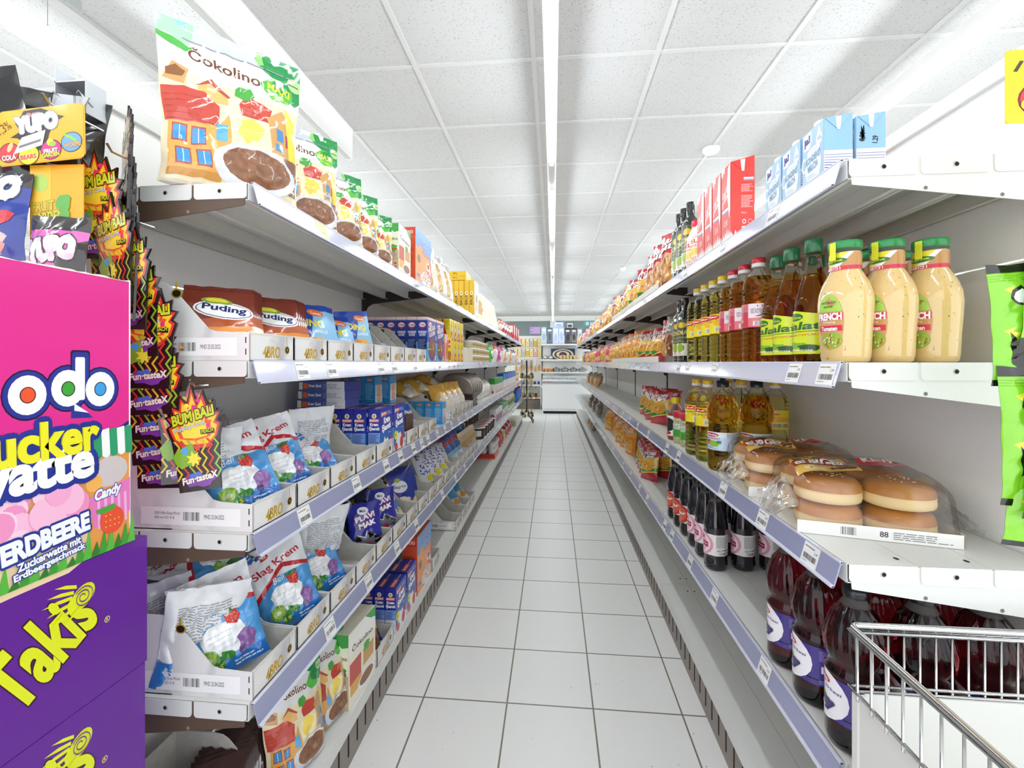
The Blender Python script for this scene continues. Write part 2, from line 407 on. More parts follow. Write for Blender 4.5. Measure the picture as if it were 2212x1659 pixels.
for x,nm,off in rows:
    ks=range(-3,8)
    for i,k in enumerate(ks):
        y=off+1.82*k
        if y+1.82>15.2 or y<FY: continue
        vis=k>=0 and nm in('left','centre','right')
        if nm=='centre' and k>=0: lab='white fluorescent batten in the centre row of lamps, %s lamp from the camera'%ORD[k]
        elif nm in('left','right') and k>=0: lab='white fluorescent batten hanging over the %s shelving, %s lamp from the camera'%(nm,ORD[k])
        else: lab='white fluorescent batten in the %s row of lamps'%nm
        put(LT,x,y,0,lab,'ceiling light','fluorescent battens under the ceiling')
# hanging blade, detector, sign clip
g=G(); bl=mat('#f3f3f1',.4,name='white_hanging_blade'); g.bbox(-1.385,-1.6,2.56,-1.34,2.92,CH-.001,bl,.002)
g.box(-1.378,-1.5,2.556,-1.347,2.9,2.5605,mat('#c9c9c5',.4)); tag(g.build('ceiling_baffle'),'long white rectangular baffle hanging from the ceiling above the left shelves','ceiling baffle')
g=G(); g.lathe([(.052,-.028),(.056,-.022),(.06,-.012),(.06,0)],mat('#eeeeee',.4),24,c=(1.15,3.42,CH-.0008)); g.lathe([(.03,-.036),(.034,-.027)],mat('#e4e4e4',.4),20,c=(1.15,3.42,CH))
tag(g.build('smoke_detector'),'round white smoke detector on the ceiling right of the centre lamps','smoke detector')
g=G(); g.lathe([(.03,-.05),(.045,-.02),(.05,0)],mat('#eeeeee',.4),16,c=(1.15,7.6,CH-.0008)); tag(g.build('smoke_detector'),'small white detector far down the ceiling over the right shelving','smoke detector')
g=G(); g.box(-1.752,1.47,2.50,-1.749,1.53,2.545,STEEL); g.box(-1.757,1.47,2.525,-1.752,1.53,2.545,STEEL); g.tube([(-1.751,1.5,2.545),(-1.751,1.5,CH-.006)],.0015,STEEL,6)
tag(g.build('sign_clip'),'small grey metal sign clip hanging under the ceiling beside the left lamp','clip')
# ================================================================ shelving
BW=1.33; Y0=.834
PALE=mat('#bdbfd4',.16,0,.6,name='clear_price_channel'); BLUE=mat('#999cb9',.16,0,.6,name='periwinkle_price_channel'); TAGW=mat('#f1f1ee',.45,0,.3,name='price_label_paper')  # PALE: whitish light reflection on the upper channels put into the colour
def shelf_mesh(W,endtab=None):
    g=G(); n=3; wd=.113; t=.0015
    for i in range(n):
        y0=.004+i*.1155; y1=y0+.1145; h=.034 if i==0 else .038
        g.box(.002,y0,-t,W-.002,y1,0,WHITE)
        g.box(.002,y0,-h,W-.002,y0+.0015,-t,WHITE); g.box(.002,y1-.0015,-.040,W-.002,y1,-t,WHITE2)
        g.box(.002,y0,-h,W-.002,y0+.012,-h+.0015,WHITE); g.box(.002,y1-.014,-.040,W-.002,y1,-.0385,WHITE2)
        g.box(.002,y0+.055,-.012,W-.002,y0+.062,-t,WHITE2)
        for x in (.03,W-.03):
            g.add([(x+.006*cos(a*pi/4),y0+.1+.004*sin(a*pi/4),.0003) for a in range(8)],[list(range(8))],HOLE)
    for e in endtab or []:
        x=-.0018 if e==0 else W+.0002
        for i in range(n):
            y0=.006+i*.1155; y1=y0+.1105; r=.007
            pts=[(y0,0),(y0,-.031+r)]+[(y0+r-r*cos(a),-.031+r-r*sin(a)) for a in (R(30),R(60),R(90))]+[(y1-r+r*sin(a),-.031+r-r*cos(a)) for a in (0,R(30),R(60))]+[(y1,-.031+r),(y1,0)]
            g.prism(pts,x,x+.0016,WHITE)
            c=(y0+y1)/2; xx=x-.0002 if e==0 else x+.0018
            for rr,mm,dx,oy in ((.0052,mat('#bdb9b0',.5),0,0),(.0036,HOLE,-.0001 if e==0 else .0001,.001)):
                ring=[(xx+dx,c+oy+rr*cos(a*pi/6),-.0155+rr*sin(a*pi/6)) for a in range(12)]
                g.add(ring,[list(range(12))],mm)
    return g
def bracket(x,m,hook=True):
    g=G(); pts=[(.012,-.004),(.35,-.004),(.35,-.098),(.332,-.098),(.322,-.078),(.30,-.064),(.012,-.033)] if hook else [(.008,-.002),(.35,-.002),(.35,-.088),(.012,-.044)]
    g.prism(pts,x,x+.002,m)
    for yy in (.02,.13,.25):
        for sx in (-.0003,.0023):
            g.add([(x+sx,yy+.0035*cos(a*pi/4),-.037-.045*yy/.35*1 +.0035*sin(a*pi/4)+(.012 if yy<.05 else 0)) for a in range(8)],[list(range(8))],mat('#8a7f74',.5) if m is not WHITE else mat('#77736a',.6))
    return g
def strip(W,m,h=.041):
    g=G(); p=[(-.001,.0),(-.004,.0015),(-.006,-.001),(-.017,-h),(-.021,-h-.001),(-.0205,-h-.003),(-.0165,-h-.0028),(-.0145,-h),(-.004,-.0035),(-.001,-.003)]
    g.prism(p[::-1],.003,W-.003,m)
    lip=mat('#dfe0ef',.1,0,1)
    g.prism([(-.0215,-h+.001),(-.0165,-h+.0015),(-.0165,-h-.0035),(-.0215,-h-.0035)],.003,W-.003,lip)
    g.prism([(-.0065,.0018),(-.001,.0018),(-.001,-.001),(-.0065,-.001)],.003,W-.003,lip)
    return g
TAGS=[]
for sd in range(4):
    a=Art(); a.rect(0,0,100,100,TAGW); a.lines(8,80,70,90,1,'#666666',.5,sd); a.text(['1,29','2,49','3,49','0,99'][sd],70,60,20,14,'#333333',bold=0)
    a.bars(10,24,92,50,'#333333',26,sd+1); a.lines(10,12,50,20,1,'#777777',.4,sd+9); TAGS.append(a)
def price_tag(parent,x,w=.052,sd=0,col=None):
    g=G(); a=TAGS[sd%4]
    if col:
        a=Art(); a.rect(0,0,100,100,col); a.text('0,99€',30,25,45,18,'#8c8f55',bold=0)
    S=flat((x,-.0062,-.002),(w,0,0),(0,-.0107,-.0385),(0,-.96,.27)); S2=lambda u,v,o:S(u,100-v,o+.0004)
    lay(g,a,S2,rough=.45,coat=.3); return g.build('price_tag',parent)
def make_bay(side,i,last,tagx):
    nm='left' if side<0 else 'right'
    first=i==0; t=empty('shelving_bay')
    post='#4a3b30' if side<0 else '#3a332d'
    PM=mat(post,.45)
    near=0 if side<0 else BW
    # posts
    for x in ([0,BW] if last else ([0] if side<0 else [BW])):
        a0,a1=(0,.03) if x==0 else (BW-.03,BW)
        g=G(); g.box(a0,.352,0,a1,.385,1.775,WHITE2 if first else PM)
        for q in range(34):
            z=.12+q*.048; g.box((a0+a1)/2-.003,.3512,z,(a0+a1)/2+.003,.3521,z+.02,HOLE)
        g.build('upright',t)
    for (z0,z1) in ((.17,.775),(.7785,1.388),(1.3915,1.742)):
        g=G(); g.box(.03 if side<0 else 0,.356,z0,BW-(.03 if side>0 or last else 0),.362,z1,PANEL); g.build('back_panel',t)
    g=G(); g.bbox(0,.345,1.742,BW,.386,1.778,WHITE,.002); g.build('top_trim',t)
    # base
    g=G(); g.box(.001,.0,.12,BW-.001,.36,.166,WHITE)
    for k in range(1,3): g.box(.001,.004+k*.1155,.1661,BW-.001,.0052+k*.1155,.1664,mat('#a9a69d',.6))
    for x in (.06,BW-.06):
        for yy in (.1,.13): g.add([(x+.005*cos(a*pi/4),yy+.004*sin(a*pi/4),.1664) for a in range(8)],[list(range(8))],HOLE)
    g.build('base_shelf',t)
    g=G(); g.box(.004,.012,0,BW-.004,.02,.12,KICK)
    n=22
    for k in range(n):
        x=.03+k*(BW-.06)/(n-1); g.prism([(x-.004,.034),(x,.029),(x+.004,.034),(x+.004,.098),(x,.103),(x-.004,.098)],.0112,.0121,HOLE,'y')
    g.build('kickplate',t)
    hs=[1.553,1.203,.862,.528] if side<0 else [1.553,1.200,.850,.500]
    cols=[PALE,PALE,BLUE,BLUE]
    for k,h in enumerate(hs):
        s=shelf_mesh(BW,[0] if (first and side<0) else ([1] if first else None)).build('shelf',t,(0,0,h))
        for x in ([0,1] if last or not first else [0,1]):
            xx=.0 if x==0 else BW-.002
            isend=first and ((side<0 and x==0) or (side>0 and x==1))
            if (x==0)==(side<0) or last:
                m=(BROWN if side<0 else WHITE) if isend else DARKBR
                bracket(xx,m,not isend).build('bracket',t,(0,0,h))
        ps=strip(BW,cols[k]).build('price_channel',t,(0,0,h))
        for j,tx in enumerate(tagx[k]): 
            c=None
            if isinstance(tx,tuple): tx,c=tx
            price_tag(ps,tx,.052,j+k+i,c)
    lab='%s white metal shelving bay %s with four shelves, %s from the camera'%('left-hand' if side<0 else 'right-hand',{0:'at the open end'}.get(i,'in the long run'),ORD[i])
    tag(t,lab,'shelving','shelving bays of the %s run'%nm)
    if side<0: t.location=(-.592,Y0+BW*i,0); t.rotation_euler=(0,0,R(90))
    else: t.location=(.505,Y0+BW*(i+1),0); t.rotation_euler=(0,0,R(-90))
    return t
rnd=random.Random(5)
for side,n in ((-1,6),(1,7)):
    for i in range(n):
        tg=[]
        for k in range(4):
            q=[]; x=rnd.uniform(.1,.3)
            while x<1.22: q.append(x); x+=rnd.uniform(.14,.34) if i else rnd.uniform(.2,.4)
            tg.append(q)
        if side<0 and i==0: tg=[[(.23,'#e8ec9c'),.66,1.02,1.2],[.14,.28,.62,.75,1.0],[.15,.43,.67,.82,.98,1.1,1.2],[.27,.52,.78,1.02]]
        if side<0 and i==1: tg[1]=[.08,.3,.42,.55,.66]; tg[2]=[.04,.2,.36,.56,.8,1.02]
        # right side local x runs towards the camera, so near tags have large x
        if side>0 and i==0: tg=[[1.33-.26,1.33-.56,.4],[1.33-.06,1.33-.17,.7,.42,.3],[1.33-.11,1.33-.31,1.33-.56,.3,.12],[1.33-.3,.2,.08,.45,.7]]
        make_bay(side,i,i==n-1,tg)
# white cardboard fence on the right shelves, second bay
for z,nm in ((1.553,'top'),(1.200,'second')):
    g=G(); g.bbox(.4965,2.2,z,.4985,3.9,z+.03,CARDW,.0005)
    tag(g.build('shelf_fence'),'low white cardboard fence along the front edge of the %s right shelf'%nm,'shelf fence')
# ================================================================ things on the left shelves
L1,L2,L3,L4,L0=1.553,1.203,.862,.528,.1666
FX=-.592
# ---- display tray printed with marble
def tray(W=.152,D=.30,hf=.055,hb=.16,seed=1,sticker='MHD 25.04.2022',torn=False):
    g=G(); t=.002; y0=-D/2
    prof=[(y0,0),(y0,hf),(y0+.07,hf+.004),(y0+.085,hf+.008),(y0+.165,hb-.012),(y0+.18,hb-.003),(y0+.2,hb),(D/2,hb),(D/2,0)]
    for sx in (-1,1):
        x=sx*(W/2-t/2); g.prism(prof,x-t/2,x+t/2,MARBLE)
        xi=sx*(W/2-t-.0003); g.add([(xi,p[0],p[1]) for p in prof],[list(range(len(prof)))],CARD)
        for zz in (.012,.035): g.box(sx*W/2-.0003,y0+.006,zz,sx*W/2+.0003,y0+.008,zz+.012,HOLE)
    g.box(-W/2,y0,0,W/2,y0+t,hf+.002,MARBLE); g.box(-W/2+t,y0+t,.001,W/2-t,y0+t+.0008,hf,CARD)
    g.box(-W/2,D/2-t,0,W/2,D/2,hb,CARD); g.box(-W/2,y0,0,W/2,D/2,t,CARDW)
    a=Art(); gold='#c09a22'
    a.text('4BRO',28,12,38,42,gold,bold=.035,shear=.1)
    a.poly([(33,14),(38,44),(40,44),(35,14)],'#6b5420')
    for k in range(7):
        q=R(20+k*23); a.poly([(47+4*cos(q),64+10*sin(q)),(47+10*cos(q),64+22*sin(q)),(47.6+10*cos(q),64+22*sin(q))],gold)
    a.poly([(82,96),(83,96),(84,60),(82.5,60)],gold); a.ell(83,44,6,17,gold); a.ell(83,44,4.6,13,'#1f1b12'); a.text('4B',81,40,4,9,gold)
    a.rect(2,2,3,98,'#bdb8ac'); a.rect(0,96,100,100,'#d8d3c6')
    lay(g,a,flat((-W/2,y0,0),(W,0,0),(0,0,hf),(0,-1,0)),rough=.4,coat=.2)
    o=g.build('display_tray')
    s=Art(); s.rect(0,0,100,100,'#f4f4f2'); s.text('102010 4Bro Eistee Pfirsich',14,58,26,16,'#555555',bold=0); s.text('500 ml CD X 8',14,34,20,14,'#555555',bold=0)
    s.bars(43,26,60,74,'#444444',20,4); s.text(sticker,64,38,20,24,'#444444',bold=0)
    g=G(); lay(g,s,flat((-W/2-.0004,y0+.24,.01),(0,-.215,0),(0,0,.036),(-1,0,0)),rough=.5); g.build('barcode_sticker',o)
    m=Art(); m.rect(48,88,49.5,98,gold); m.ell(49,84,4,6,gold); m.ell(49,84,3,4.5,'#1f1b12')
    g=G(); lay(g,m,flat((-W/2-.0004,D/2,0),(0,-D,0),(0,0,hb),(-1,0,0)),rough=.4); g.build('printed_pendant',o)
    return o
T1=tray(sticker='MHD 25.05.2022'); T2=tray()
def trays(z,ys,proto,shelf,X=FX-.003):
    for i,y in enumerate(ys):
        put(proto,X-.15,y,z+.0003,'marble-printed display tray with gold lettering on the %s left shelf, %s from the camera'%(shelf,ORD[i] if i<16 else 'last'),'display tray','marble display trays on the left run',R(90))
trays(L2,[.836+.0765+.155*i for i in range(8)],T1,'second')
# ---- large pouches of cocoa cereal
def choc_art(mx=True):
    a=Art(); a.rect(0,0,100,66,'#e6dab6'); a.rect(0,66,100,100,'#e2e3e2'); a.rect(0,90,100,100,'#c6cad4')
    a.poly([(0,100),(24,100),(23,93),(20,85),(12,87),(5,90),(0,91)],'#a9dfb4'); a.poly([(0,90),(8,88),(20,84),(24,86),(23,83),(17,80),(8,83),(0,87)],'#4cae47'); a.poly([(12,100),(20,100),(18,96),(13,97)],'#8fd3d8')
    a.poly([(64,100),(100,100),(100,74),(96,70),(90,72),(84,76),(78,84),(70,88),(66,94)],'#1b8b46'); a.poly([(64,100),(70,100),(72,92),(68,90)],'#8cc96a')
    a.blob(81,76,13,8,'#55b53c',14,.12,3); a.blob(84,79,7,5,'#1b8b46',10,.1,2)
    if mx: a.text('MAXI',73,75,17,5,'#dfe83a',-6,.03); a.text('DOY 1000 g',73,70,15,2.6,'#dfe83a',-6)
    a.ell(95,85,6,5,'#a8cf8e'); a.lines(90,84,99,86,1,'#555544')
    a.text('Čokolino',19,76,48,9,'#6b3d22',-4,.02,out='#ffffff',ow=.05)
    a.lines(16,88.3,96,89.6,1,'#9a9aa0',.7)
    # houses
    a.poly([(2,62),(8,72),(18,68),(16,58)],'#d9a066'); a.poly([(4,68),(10,70),(16,66),(14,63),(4,64)],'#8c5a32')
    a.poly([(24,60),(33,66),(44,58),(44,52),(24,52)],'#e8b56b'); a.poly([(22,60),(33,67),(46,58),(44,57),(33,63.5)],'#b04a38')
    a.poly([(2,36),(1,57),(28,57),(38,50),(36,36)],'#c2483a'); a.lines(3,37,35,55,5,'#a1382e',.12)
    a.poly([(4,6),(4,36),(36,36),(44,46),(46,30),(38,8)],'#e0a552')
    for x,y in ((7,25),(19,24),(9,11),(22,11)): a.rect(x-.8,y-1,x+8.8,y+9.5,'#b0483a'); a.rect(x,y,x+8,y+8.5,'#3f92cf'); a.rect(x+3.7,y,x+4.2,y+8.5,'#e9f1f5')
    a.rect(35,28,43,38,'#5aa9db')
    a.rect(4,4,38,8,'#c88d3d')
    # right hand houses
    a.poly([(52,56),(58,63),(78,60),(76,50),(54,50)],'#c8493a'); a.blob(56,64,8,5,'#4aa33f',12,.2,7); a.lines(53,51,76,58,3,'#9c352b',.15)
    a.poly([(74,54),(86,62),(96,54),(96,30),(76,30)],'#c99a5c'); a.rect(80,40,86,48,'#4a86b8'); a.rect(88,38,94,46,'#a33d4a'); a.rect(79,32,85,38,'#4a86b8')
    a.poly([(88,66),(97,58),(98,24),(91,26)],'#e9cf45'); a.rect(86,6,98,30,'#7a4a2c'); a.text('8+',88,16,8,6,'#f5efe2',bold=.03); a.lines(87,8,97,14,2,'#d9c2a5')
    a.poly([(46,44),(62,50),(74,46),(74,30),(48,30)],'#f2e3b4'); a.blob(60,40,9,8,'#f0d15a',14,.25,5)
    a.ell(64,15,33,15,'#d5d8dc'); a.ell(65,16.5,27,11.5,COCOA)
    a.lines(2,.5,98,2.5,1,'#c9c6b8')
    return a
COCOA=noisy('cocoa_cereal_print','#8f5d3b','#6e4327',80,.35,.7,.35,coat=.4)
def poly_cream(): return mat('#e9e6dc',.2,0,.5)
P1=bag('cereal_pouch',.265,.335,.085,'#ece9dd',choc_art(),kind='stand',seed=2,wr=.006,nu=20,nv=26,rough=.15,coat=.8,zz=.0)
P2=bag('cereal_pouch',.19,.235,.07,'#ece9dd',choc_art(False),kind='stand',seed=5,wr=.005,nu=14,nv=18,rough=.15,coat=.8)
put(P1,-.678,.905,L1+.001,'biggest cocoa cereal pouch with green corners, at the open end of the top left shelf','cereal pouch','cocoa cereal pouches on the top left shelf',R(47),R(-2),0)
put(P1,-.672,1.145,L1+.001,'cocoa cereal pouch with green corners, directly behind the biggest pouch','cereal pouch','cocoa cereal pouches on the top left shelf',R(52),R(-5),0,sc=.84)
for i,(x,y,rz,s) in enumerate(((-.655,1.31,52,1),(-.66,1.46,50,.96),(-.66,1.61,46,.86))):
    put(P2,x,y,L1+.001,'small cocoa cereal pouch with a green corner, %s behind the two large pouches'%['first','second','third'][i],'cereal pouch','cocoa cereal pouches on the top left shelf',R(rz),R(-6),0,sc=s)
# cereal boxes
fa=Art(); fa.rect(0,0,100,100,'#efe9d6'); fa.rect(0,70,100,100,'#f3f2ec'); fa.poly([(60,100),(100,100),(100,84),(80,90)],'#3fa34d'); fa.text('Čokolino',12,72,76,9,'#4f3a30',-3,.02); fa.rect(4,30,44,58,'#c2483a'); fa.rect(6,14,46,30,'#e0a552'); fa.rect(52,34,92,56,'#c99a5c'); fa.blob(64,58,12,7,'#4aa33f'); fa.ell(64,15,32,11,'#f2f2f0'); fa.ell(64,16,26,8,'#8a5a3c')
la=Art(); la.rect(0,0,100,100,'#c9b08a'); la.rect(0,46,100,100,'#e9ecd2'); la.poly([(0,100),(100,100),(100,84),(70,82),(50,88),(20,84),(0,92)],'#3f9f45'); la.text('Čokolino',4,66,90,8,'#4f3a30'); la.blob(60,50,30,8,'#4aa33f'); la.rect(30,46,90,50,'#c2483a'); la.lines(8,20,92,44,12,'#8c7350')
for k in range(3): la.ell(78,5+k*7,9,2.5,'#c2483a')
CB=carton('cereal_box',.15,.06,.195,'#efe9d6',fa,la,None)
put(CB,-.635,1.80,L1,'cream and green cocoa cereal box between the small pouches and the orange cereal box','cereal box',None,R(90))
def lino_front():
    a=Art(); a.rect(0,0,100,100,'#ee9a4e'); a.poly([(0,70),(14,66),(28,74),(45,70),(60,62),(78,66),(100,60),(100,100),(0,100)],'#6d9bdb'); a.poly([(100,56),(100,10),(60,0),(40,0),(72,28),(86,48)],'#e2573f')
    a.text('Lino',30,78,52,13,'#2f5fae',-4,.03,out='#eaf2fb',ow=.06); a.text('PILLOWS',42,60,52,9,'#7c3322',-4,.03,out='#ffffff',ow=.07)
    a.ell(20,46,10,8,'#8a5a3c'); a.ell(78,42,14,8,'#f3e6cf'); a.ell(79,43,8,5,'#7c4a2b'); a.rect(8,12,24,18,'#3a78c0'); a.rect(86,28,96,38,'#e9eef5')
    a.ell(64,14,33,14,'#f4efe9')
    r=random.Random(4)
    for k in range(60):
        q=r.uniform(0,6.28); d=math.sqrt(r.random()); a.ell(64+28*d*cos(q),15+11*d*sin(q),2.4,1.5,r.choice(('#8a4f35','#e8d4c2','#b5765a','#f5ebe0')),n=6)
    return a
la=Art(); la.rect(0,0,100,100,'#d2502f'); la.lines(10,10,90,70,16,'#a8391f'); la.rect(0,84,100,100,'#c93c2a'); la.text('1000',14,88,70,6,'#f6d9c8')
LB=carton('cereal_box',.25,.075,.235,'#d9582f',lino_front(),la,la)
put(LB,-.632,2.035,L1,'big orange and blue cereal box on the top left shelf','cereal box',None,R(90))
SILV=mat('#d8d5cd',.18,.6,.5,name='silver_film')
a=Art(); a.poly([(10,10),(90,10),(96,40),(60,95),(40,95),(4,40)],'#e9e4d6'); a.poly([(20,16),(70,16),(56,60),(30,56)],'#cda86c'); a.rect(34,60,60,76,'#b98c4a')
SB=bag('bakery_bag',.24,.27,.06,SILV,a,kind='pillow',seed=9,wr=.006,nu=12,nv=14,rough=.15,coat=.8)
for i,(y,r) in enumerate(((2.3,66),(2.52,70),(2.72,74))): put(SB,-.66,y,L1+.002,'shiny clear and silver bakery bag leaning on the top left shelf, %s after the orange cereal box'%['first','second','third'][i],'bag','silver bakery bags',R(r),R(-10))
# yellow boxes
ya=Art(); ya.text('KORE',-16,44,72,22,'#1c1a14',0,.03); ys_=Art()
ys_.ell(50,66,30,5,'#f5f0d8'); ys_.ell(50,66,20,3,'#c98d2a'); ys_.text('KORE',76,30,24*1,9,'#1c1a14',90,.02,asp=.14*7); ys_.lines(40,14,60,28,2,'#8a6d12'); ys_.text('400 g',30,4,40,3,'#1c1a14')
ys_=Art(); ys_.ell(50,64,32,5,'#f5f0d8'); ys_.ell(50,64,20,3,'#c98d2a')
for k,ch in enumerate('KORE'): ys_.text(ch,26,52-k*7,48,5.4,'#1c1a14',0,.03)
ys_.lines(46,12,54,26,6,'#8a6d12'); ys_.text('400 g',24,4,52,3,'#1c1a14')
yf=Art(); yf.rect(0,0,100,100,'#efece0'); yf.rect(0,0,14,100,'#e2b51c'); yf.ell(56,46,14,20,'#3a332c'); yf.blob(56,30,26,14,'#d9c39a')
YB=carton('wafer_box',.2,.037,.27,'#e3b51b',yf,ys_,None)
for i in range(5): put(YB,-.614-i*.0385,3.47,L1,'upright yellow wafer sheet box, %s of the five from the aisle edge'%['first','second','third','fourth','last'][i],'wafer box','yellow wafer boxes on the top left shelf',R(90),0,R(-1.5 if i>1 else 0))
yl=Art(); yl.text('400 g',40,30,20,40,'#1c1a14')
YL=carton('wafer_box',.2,.17,.033,'#e3b51b',None,yl,None)
for i in range(2): put(YL,-.742,3.47,L1+.272+i*.0335,'yellow wafer sheet box lying flat on the upright ones, %s of two'%['lower','upper'][i],'wafer box','yellow wafer boxes on the top left shelf',R(90))
wf=Art(); wf.rect(6,8,94,92,'#e9dfc8'); wf.blob(50,50,30,30,'#c9a26a'); wf.rect(8,70,60,88,'#f6f4ee')
WB=carton('wafer_box',.24,.03,.26,'#ece8dd',wf,None,None)
for i in range(6): put(WB,-.63,3.85+i*.16,L1,'white wafer sheet pack leaning on the top left shelf, %s behind the yellow boxes'%ORD[i+1],'wafer pack','white wafer packs',R(72),R(-12))
def simple_bag(name,W,H,T,base,stripes,seed,txt=None,tc='#ffffff',blob=None,kind='pillow',wr=.005,n=(8,10)):
    a=Art()
    for y0,y1,c in stripes: a.poly([(0,y0),(100,y0+6),(100,y1+6 if y1<94 else 100),(0,y1)],c)
    if blob: a.blob(50,blob[1],blob[2],blob[3],blob[0],14,.25,seed)
    if txt: a.text(txt,14,64,72,14,tc,6,.03,out='#2a1a14' if tc!='#2a1a14' else None,ow=.05)
    return bag(name,W,H,T,base,a,kind=kind,seed=seed,wr=wr,nu=n[0],nv=n[1],rough=.2,coat=.6)
BRB=simple_bag('seed_bag',.2,.2,.09,'#b98a5c',[(70,94,'#8f5f36')],11,None,blob=('#e4d3b8',40,30,20))
for i in range(3): put(BRB,-.68,4.95+i*.3,L1+.001,'brown paper-like seed bag on the top left shelf, %s of three'%['front','middle','back'][i],'bag','brown bags',R(75),R(-8))
RWB=simple_bag('snack_bag',.2,.22,.09,'#d9d4d2',[(60,100,'#c8202f')],12,None,blob=('#b33',30,30,14))
for i in range(4): put(RWB,-.67,5.85+i*.3,L1+.001,'grey and red plastic bag on the top left shelf, %s of four'%ORD[i],'bag','red topped bags',R(75),R(-8))
ra=Art(); ra.rect(0,0,100,100,'#d8392e'); ra.rr(14,34,86,92,8,'#f3efe9'); ra.rect(55,0,80,50,'#d8392e')
RB=carton('gift_box',.22,.1,.24,'#d8392e',ra,ra,None)
for i in range(3): put(RB,-.66,7.1+i*.42,L1,'red and white box near the far end of the top left shelf, %s of three'%['front','middle','back'][i],'box','red and white boxes',R(90))
# ---- second shelf: pudding sachets in trays
def sachet(name,base,art,W=.112,H=.145,seed=1): return bag(name,W,H,.010,base,art,kind='pillow',seed=seed,wr=.0022,nu=8,nv=10,rough=.25,coat=.6,narrow=.01)
a=Art(); a.rect(0,0,100,40,'#e48f2f'); a.poly([(0,40),(100,52),(100,36),(0,26)],'#b4552b'); a.ell(56,58,43,15,'#fbfaf6',-6); a.ell(56,58,40,13,'#2a3c7e',-6); a.ell(56,58,38.5,12,'#fbfaf6',-6); a.text('Puding',25,56,62,13,'#1f2f6e',-6,.03); a.ell(46,73,22,5.5,'#7da53c',-4); a.ell(46,73.5,16,3.6,'#e3d63a',-4); a.ell(80,14,26,12,'#f3d79a'); a.rect(0,93,100,100,'#6b2a1e'); a.lines(0,94,100,99,3,'#86402f',.3)
S1=sachet('pudding_sachet','#7a3020',a)
a=Art(); a.poly([(52,0),(100,0),(100,88),(70,84)],'#8cc3e6'); a.text('PUDING',10,58,78,14,'#efe04a',-5,.035); a.ell(74,82,18,7,'#e8742c',-8); a.text('Tumis',62,80,24,5,'#ffffff',-8); a.blob(74,18,22,14,'#efb04f',12,.2,3); a.blob(60,24,10,8,'#d98b2a'); a.lines(8,14,44,40,5,'#4f76c9'); a.text('VANILLE',62,40,32,6,'#f0f6fb')
S2=sachet('pudding_sachet','#1b45a8',a,seed=4)
def fan(proto,n,y0,step,z,X,rz,rx,lab,cat,grp,dz=0,sc=None):
    for i in range(n):
        put(proto,X-.004*i,y0+step*i,z+dz,lab%('frontmost' if i==0 else '%s from the front'%ORD[i]),cat,grp,R(rz),R(rx),sc=sc)
fan(S1,7,.872,.0105,L2+.024,-.685,38,-34,'brown pudding sachet in the nearest tray, %s','sachet','brown pudding sachets',sc=1.17)
fan(S1,5,1.04,.017,L2+.02,-.675,42,-32,'brown pudding sachet in the second tray, %s','sachet','brown pudding sachets',sc=1.17)
fan(S2,4,1.20,.022,L2+.02,-.675,44,-30,'blue pudding sachet in the third tray, %s','sachet','blue pudding sachets',sc=1.17)
fan(S2,4,1.365,.02,L2+.006,-.68,44,-32,'blue pudding sachet in the fourth tray, %s','sachet','blue pudding sachets',sc=1.17)
put(S2,-.665,1.47,L2+.03,'blue pudding sachet standing high above the fourth tray','sachet','blue pudding sachets',R(40),R(-12),R(-4))
fan(S2,2,1.55,.02,L2+.004,-.69,46,-32,'blue pudding sachet in the fifth tray, %s','sachet','blue pudding sachets',sc=1.17)
a=Art(); a.poly([(0,20),(100,50),(100,70),(0,40)],'#f2f6fb'); a.ell(50,60,30,18,'#dfe9f6')
S3=sachet('cream_sachet','#163a9c',a,seed=6)
fan(S3,4,1.85,.03,L2+.004,-.70,50,-45,'dark blue sachet lying low in the seventh tray, %s','sachet','dark blue sachets')
# blue baking mix boxes
la=Art(); la.rect(0,93,100,100,'#e9b9bb'); la.rect(0,96,100,100,'#f4e3e0'); la.rect(0,0,100,45,'#6fb0e2'); la.ell(50,82,36,7,'#cf2733'); la.ell(50,82.6,31,5,'#f7f7f7'); la.text('Dr.Oetker',25,80.7,50,4,'#22418f',0,.03); la.poly([(40,78),(60,78),(56,73),(44,73)],'#cf2733'); la.text('WUNDERBARE',10,64,80,5,'#f3f5fa',0,.03); la.text('KUCHEN',22,58,58,5,'#f3f5fa',0,.03); la.rr(6,28,94,54,5,'#16275f',3); la.lines(12,30,88,52,9,'#7d8fc0'); la.ell(50,18,16,5.5,'#f2efe4'); la.ell(50,18,7,2,'#5a3a24',40); la.rect(0,0,100,9,'#7cba3d'); la.rect(4,0,34,7,'#e8e8e8')
fb=Art(); fb.rect(0,0,100,100,'#4a4fa8'); fb.rect(0,0,100,44,'#79b2e6'); fb.rect(0,94,100,100,'#f0d6d8'); fb.ell(30,84,22,7,'#cf2733'); fb.ell(30,84.5,18,5,'#f7f7f7'); fb.text('Dr.Oetker',14,82.5,32,4,'#22418f'); fb.text('MILKA',12,66,76,10,'#ffffff',8,.04); fb.text('KUCHEN',20,55,66,9,'#ffffff',8,.04); fb.blob(50,28,40,26,'#4b3fa6',16,.08,2); fb.ell(50,32,36,22,'#8a5138'); fb.poly([(54,44),(66,34),(72,24),(60,28)],'#ecca8d'); fb.rect(0,27,40,30,'#7ed05e'); fb.rect(80,4,94,14,'#e8df9a'); fb.rect(92,50,100,60,'#efe6a0')
OB=carton('baking_mix_box',.157,.05,.215,'#1d3f9c',fb,la,None)
for i in range(6): put(OB,-.622-i*.0515,2.185,L2,'tall blue baking mix box in the front row on the second left shelf, %s from the aisle'%ORD[i].replace('nearest','first'),'baking mix box','blue baking mix boxes',R(90))
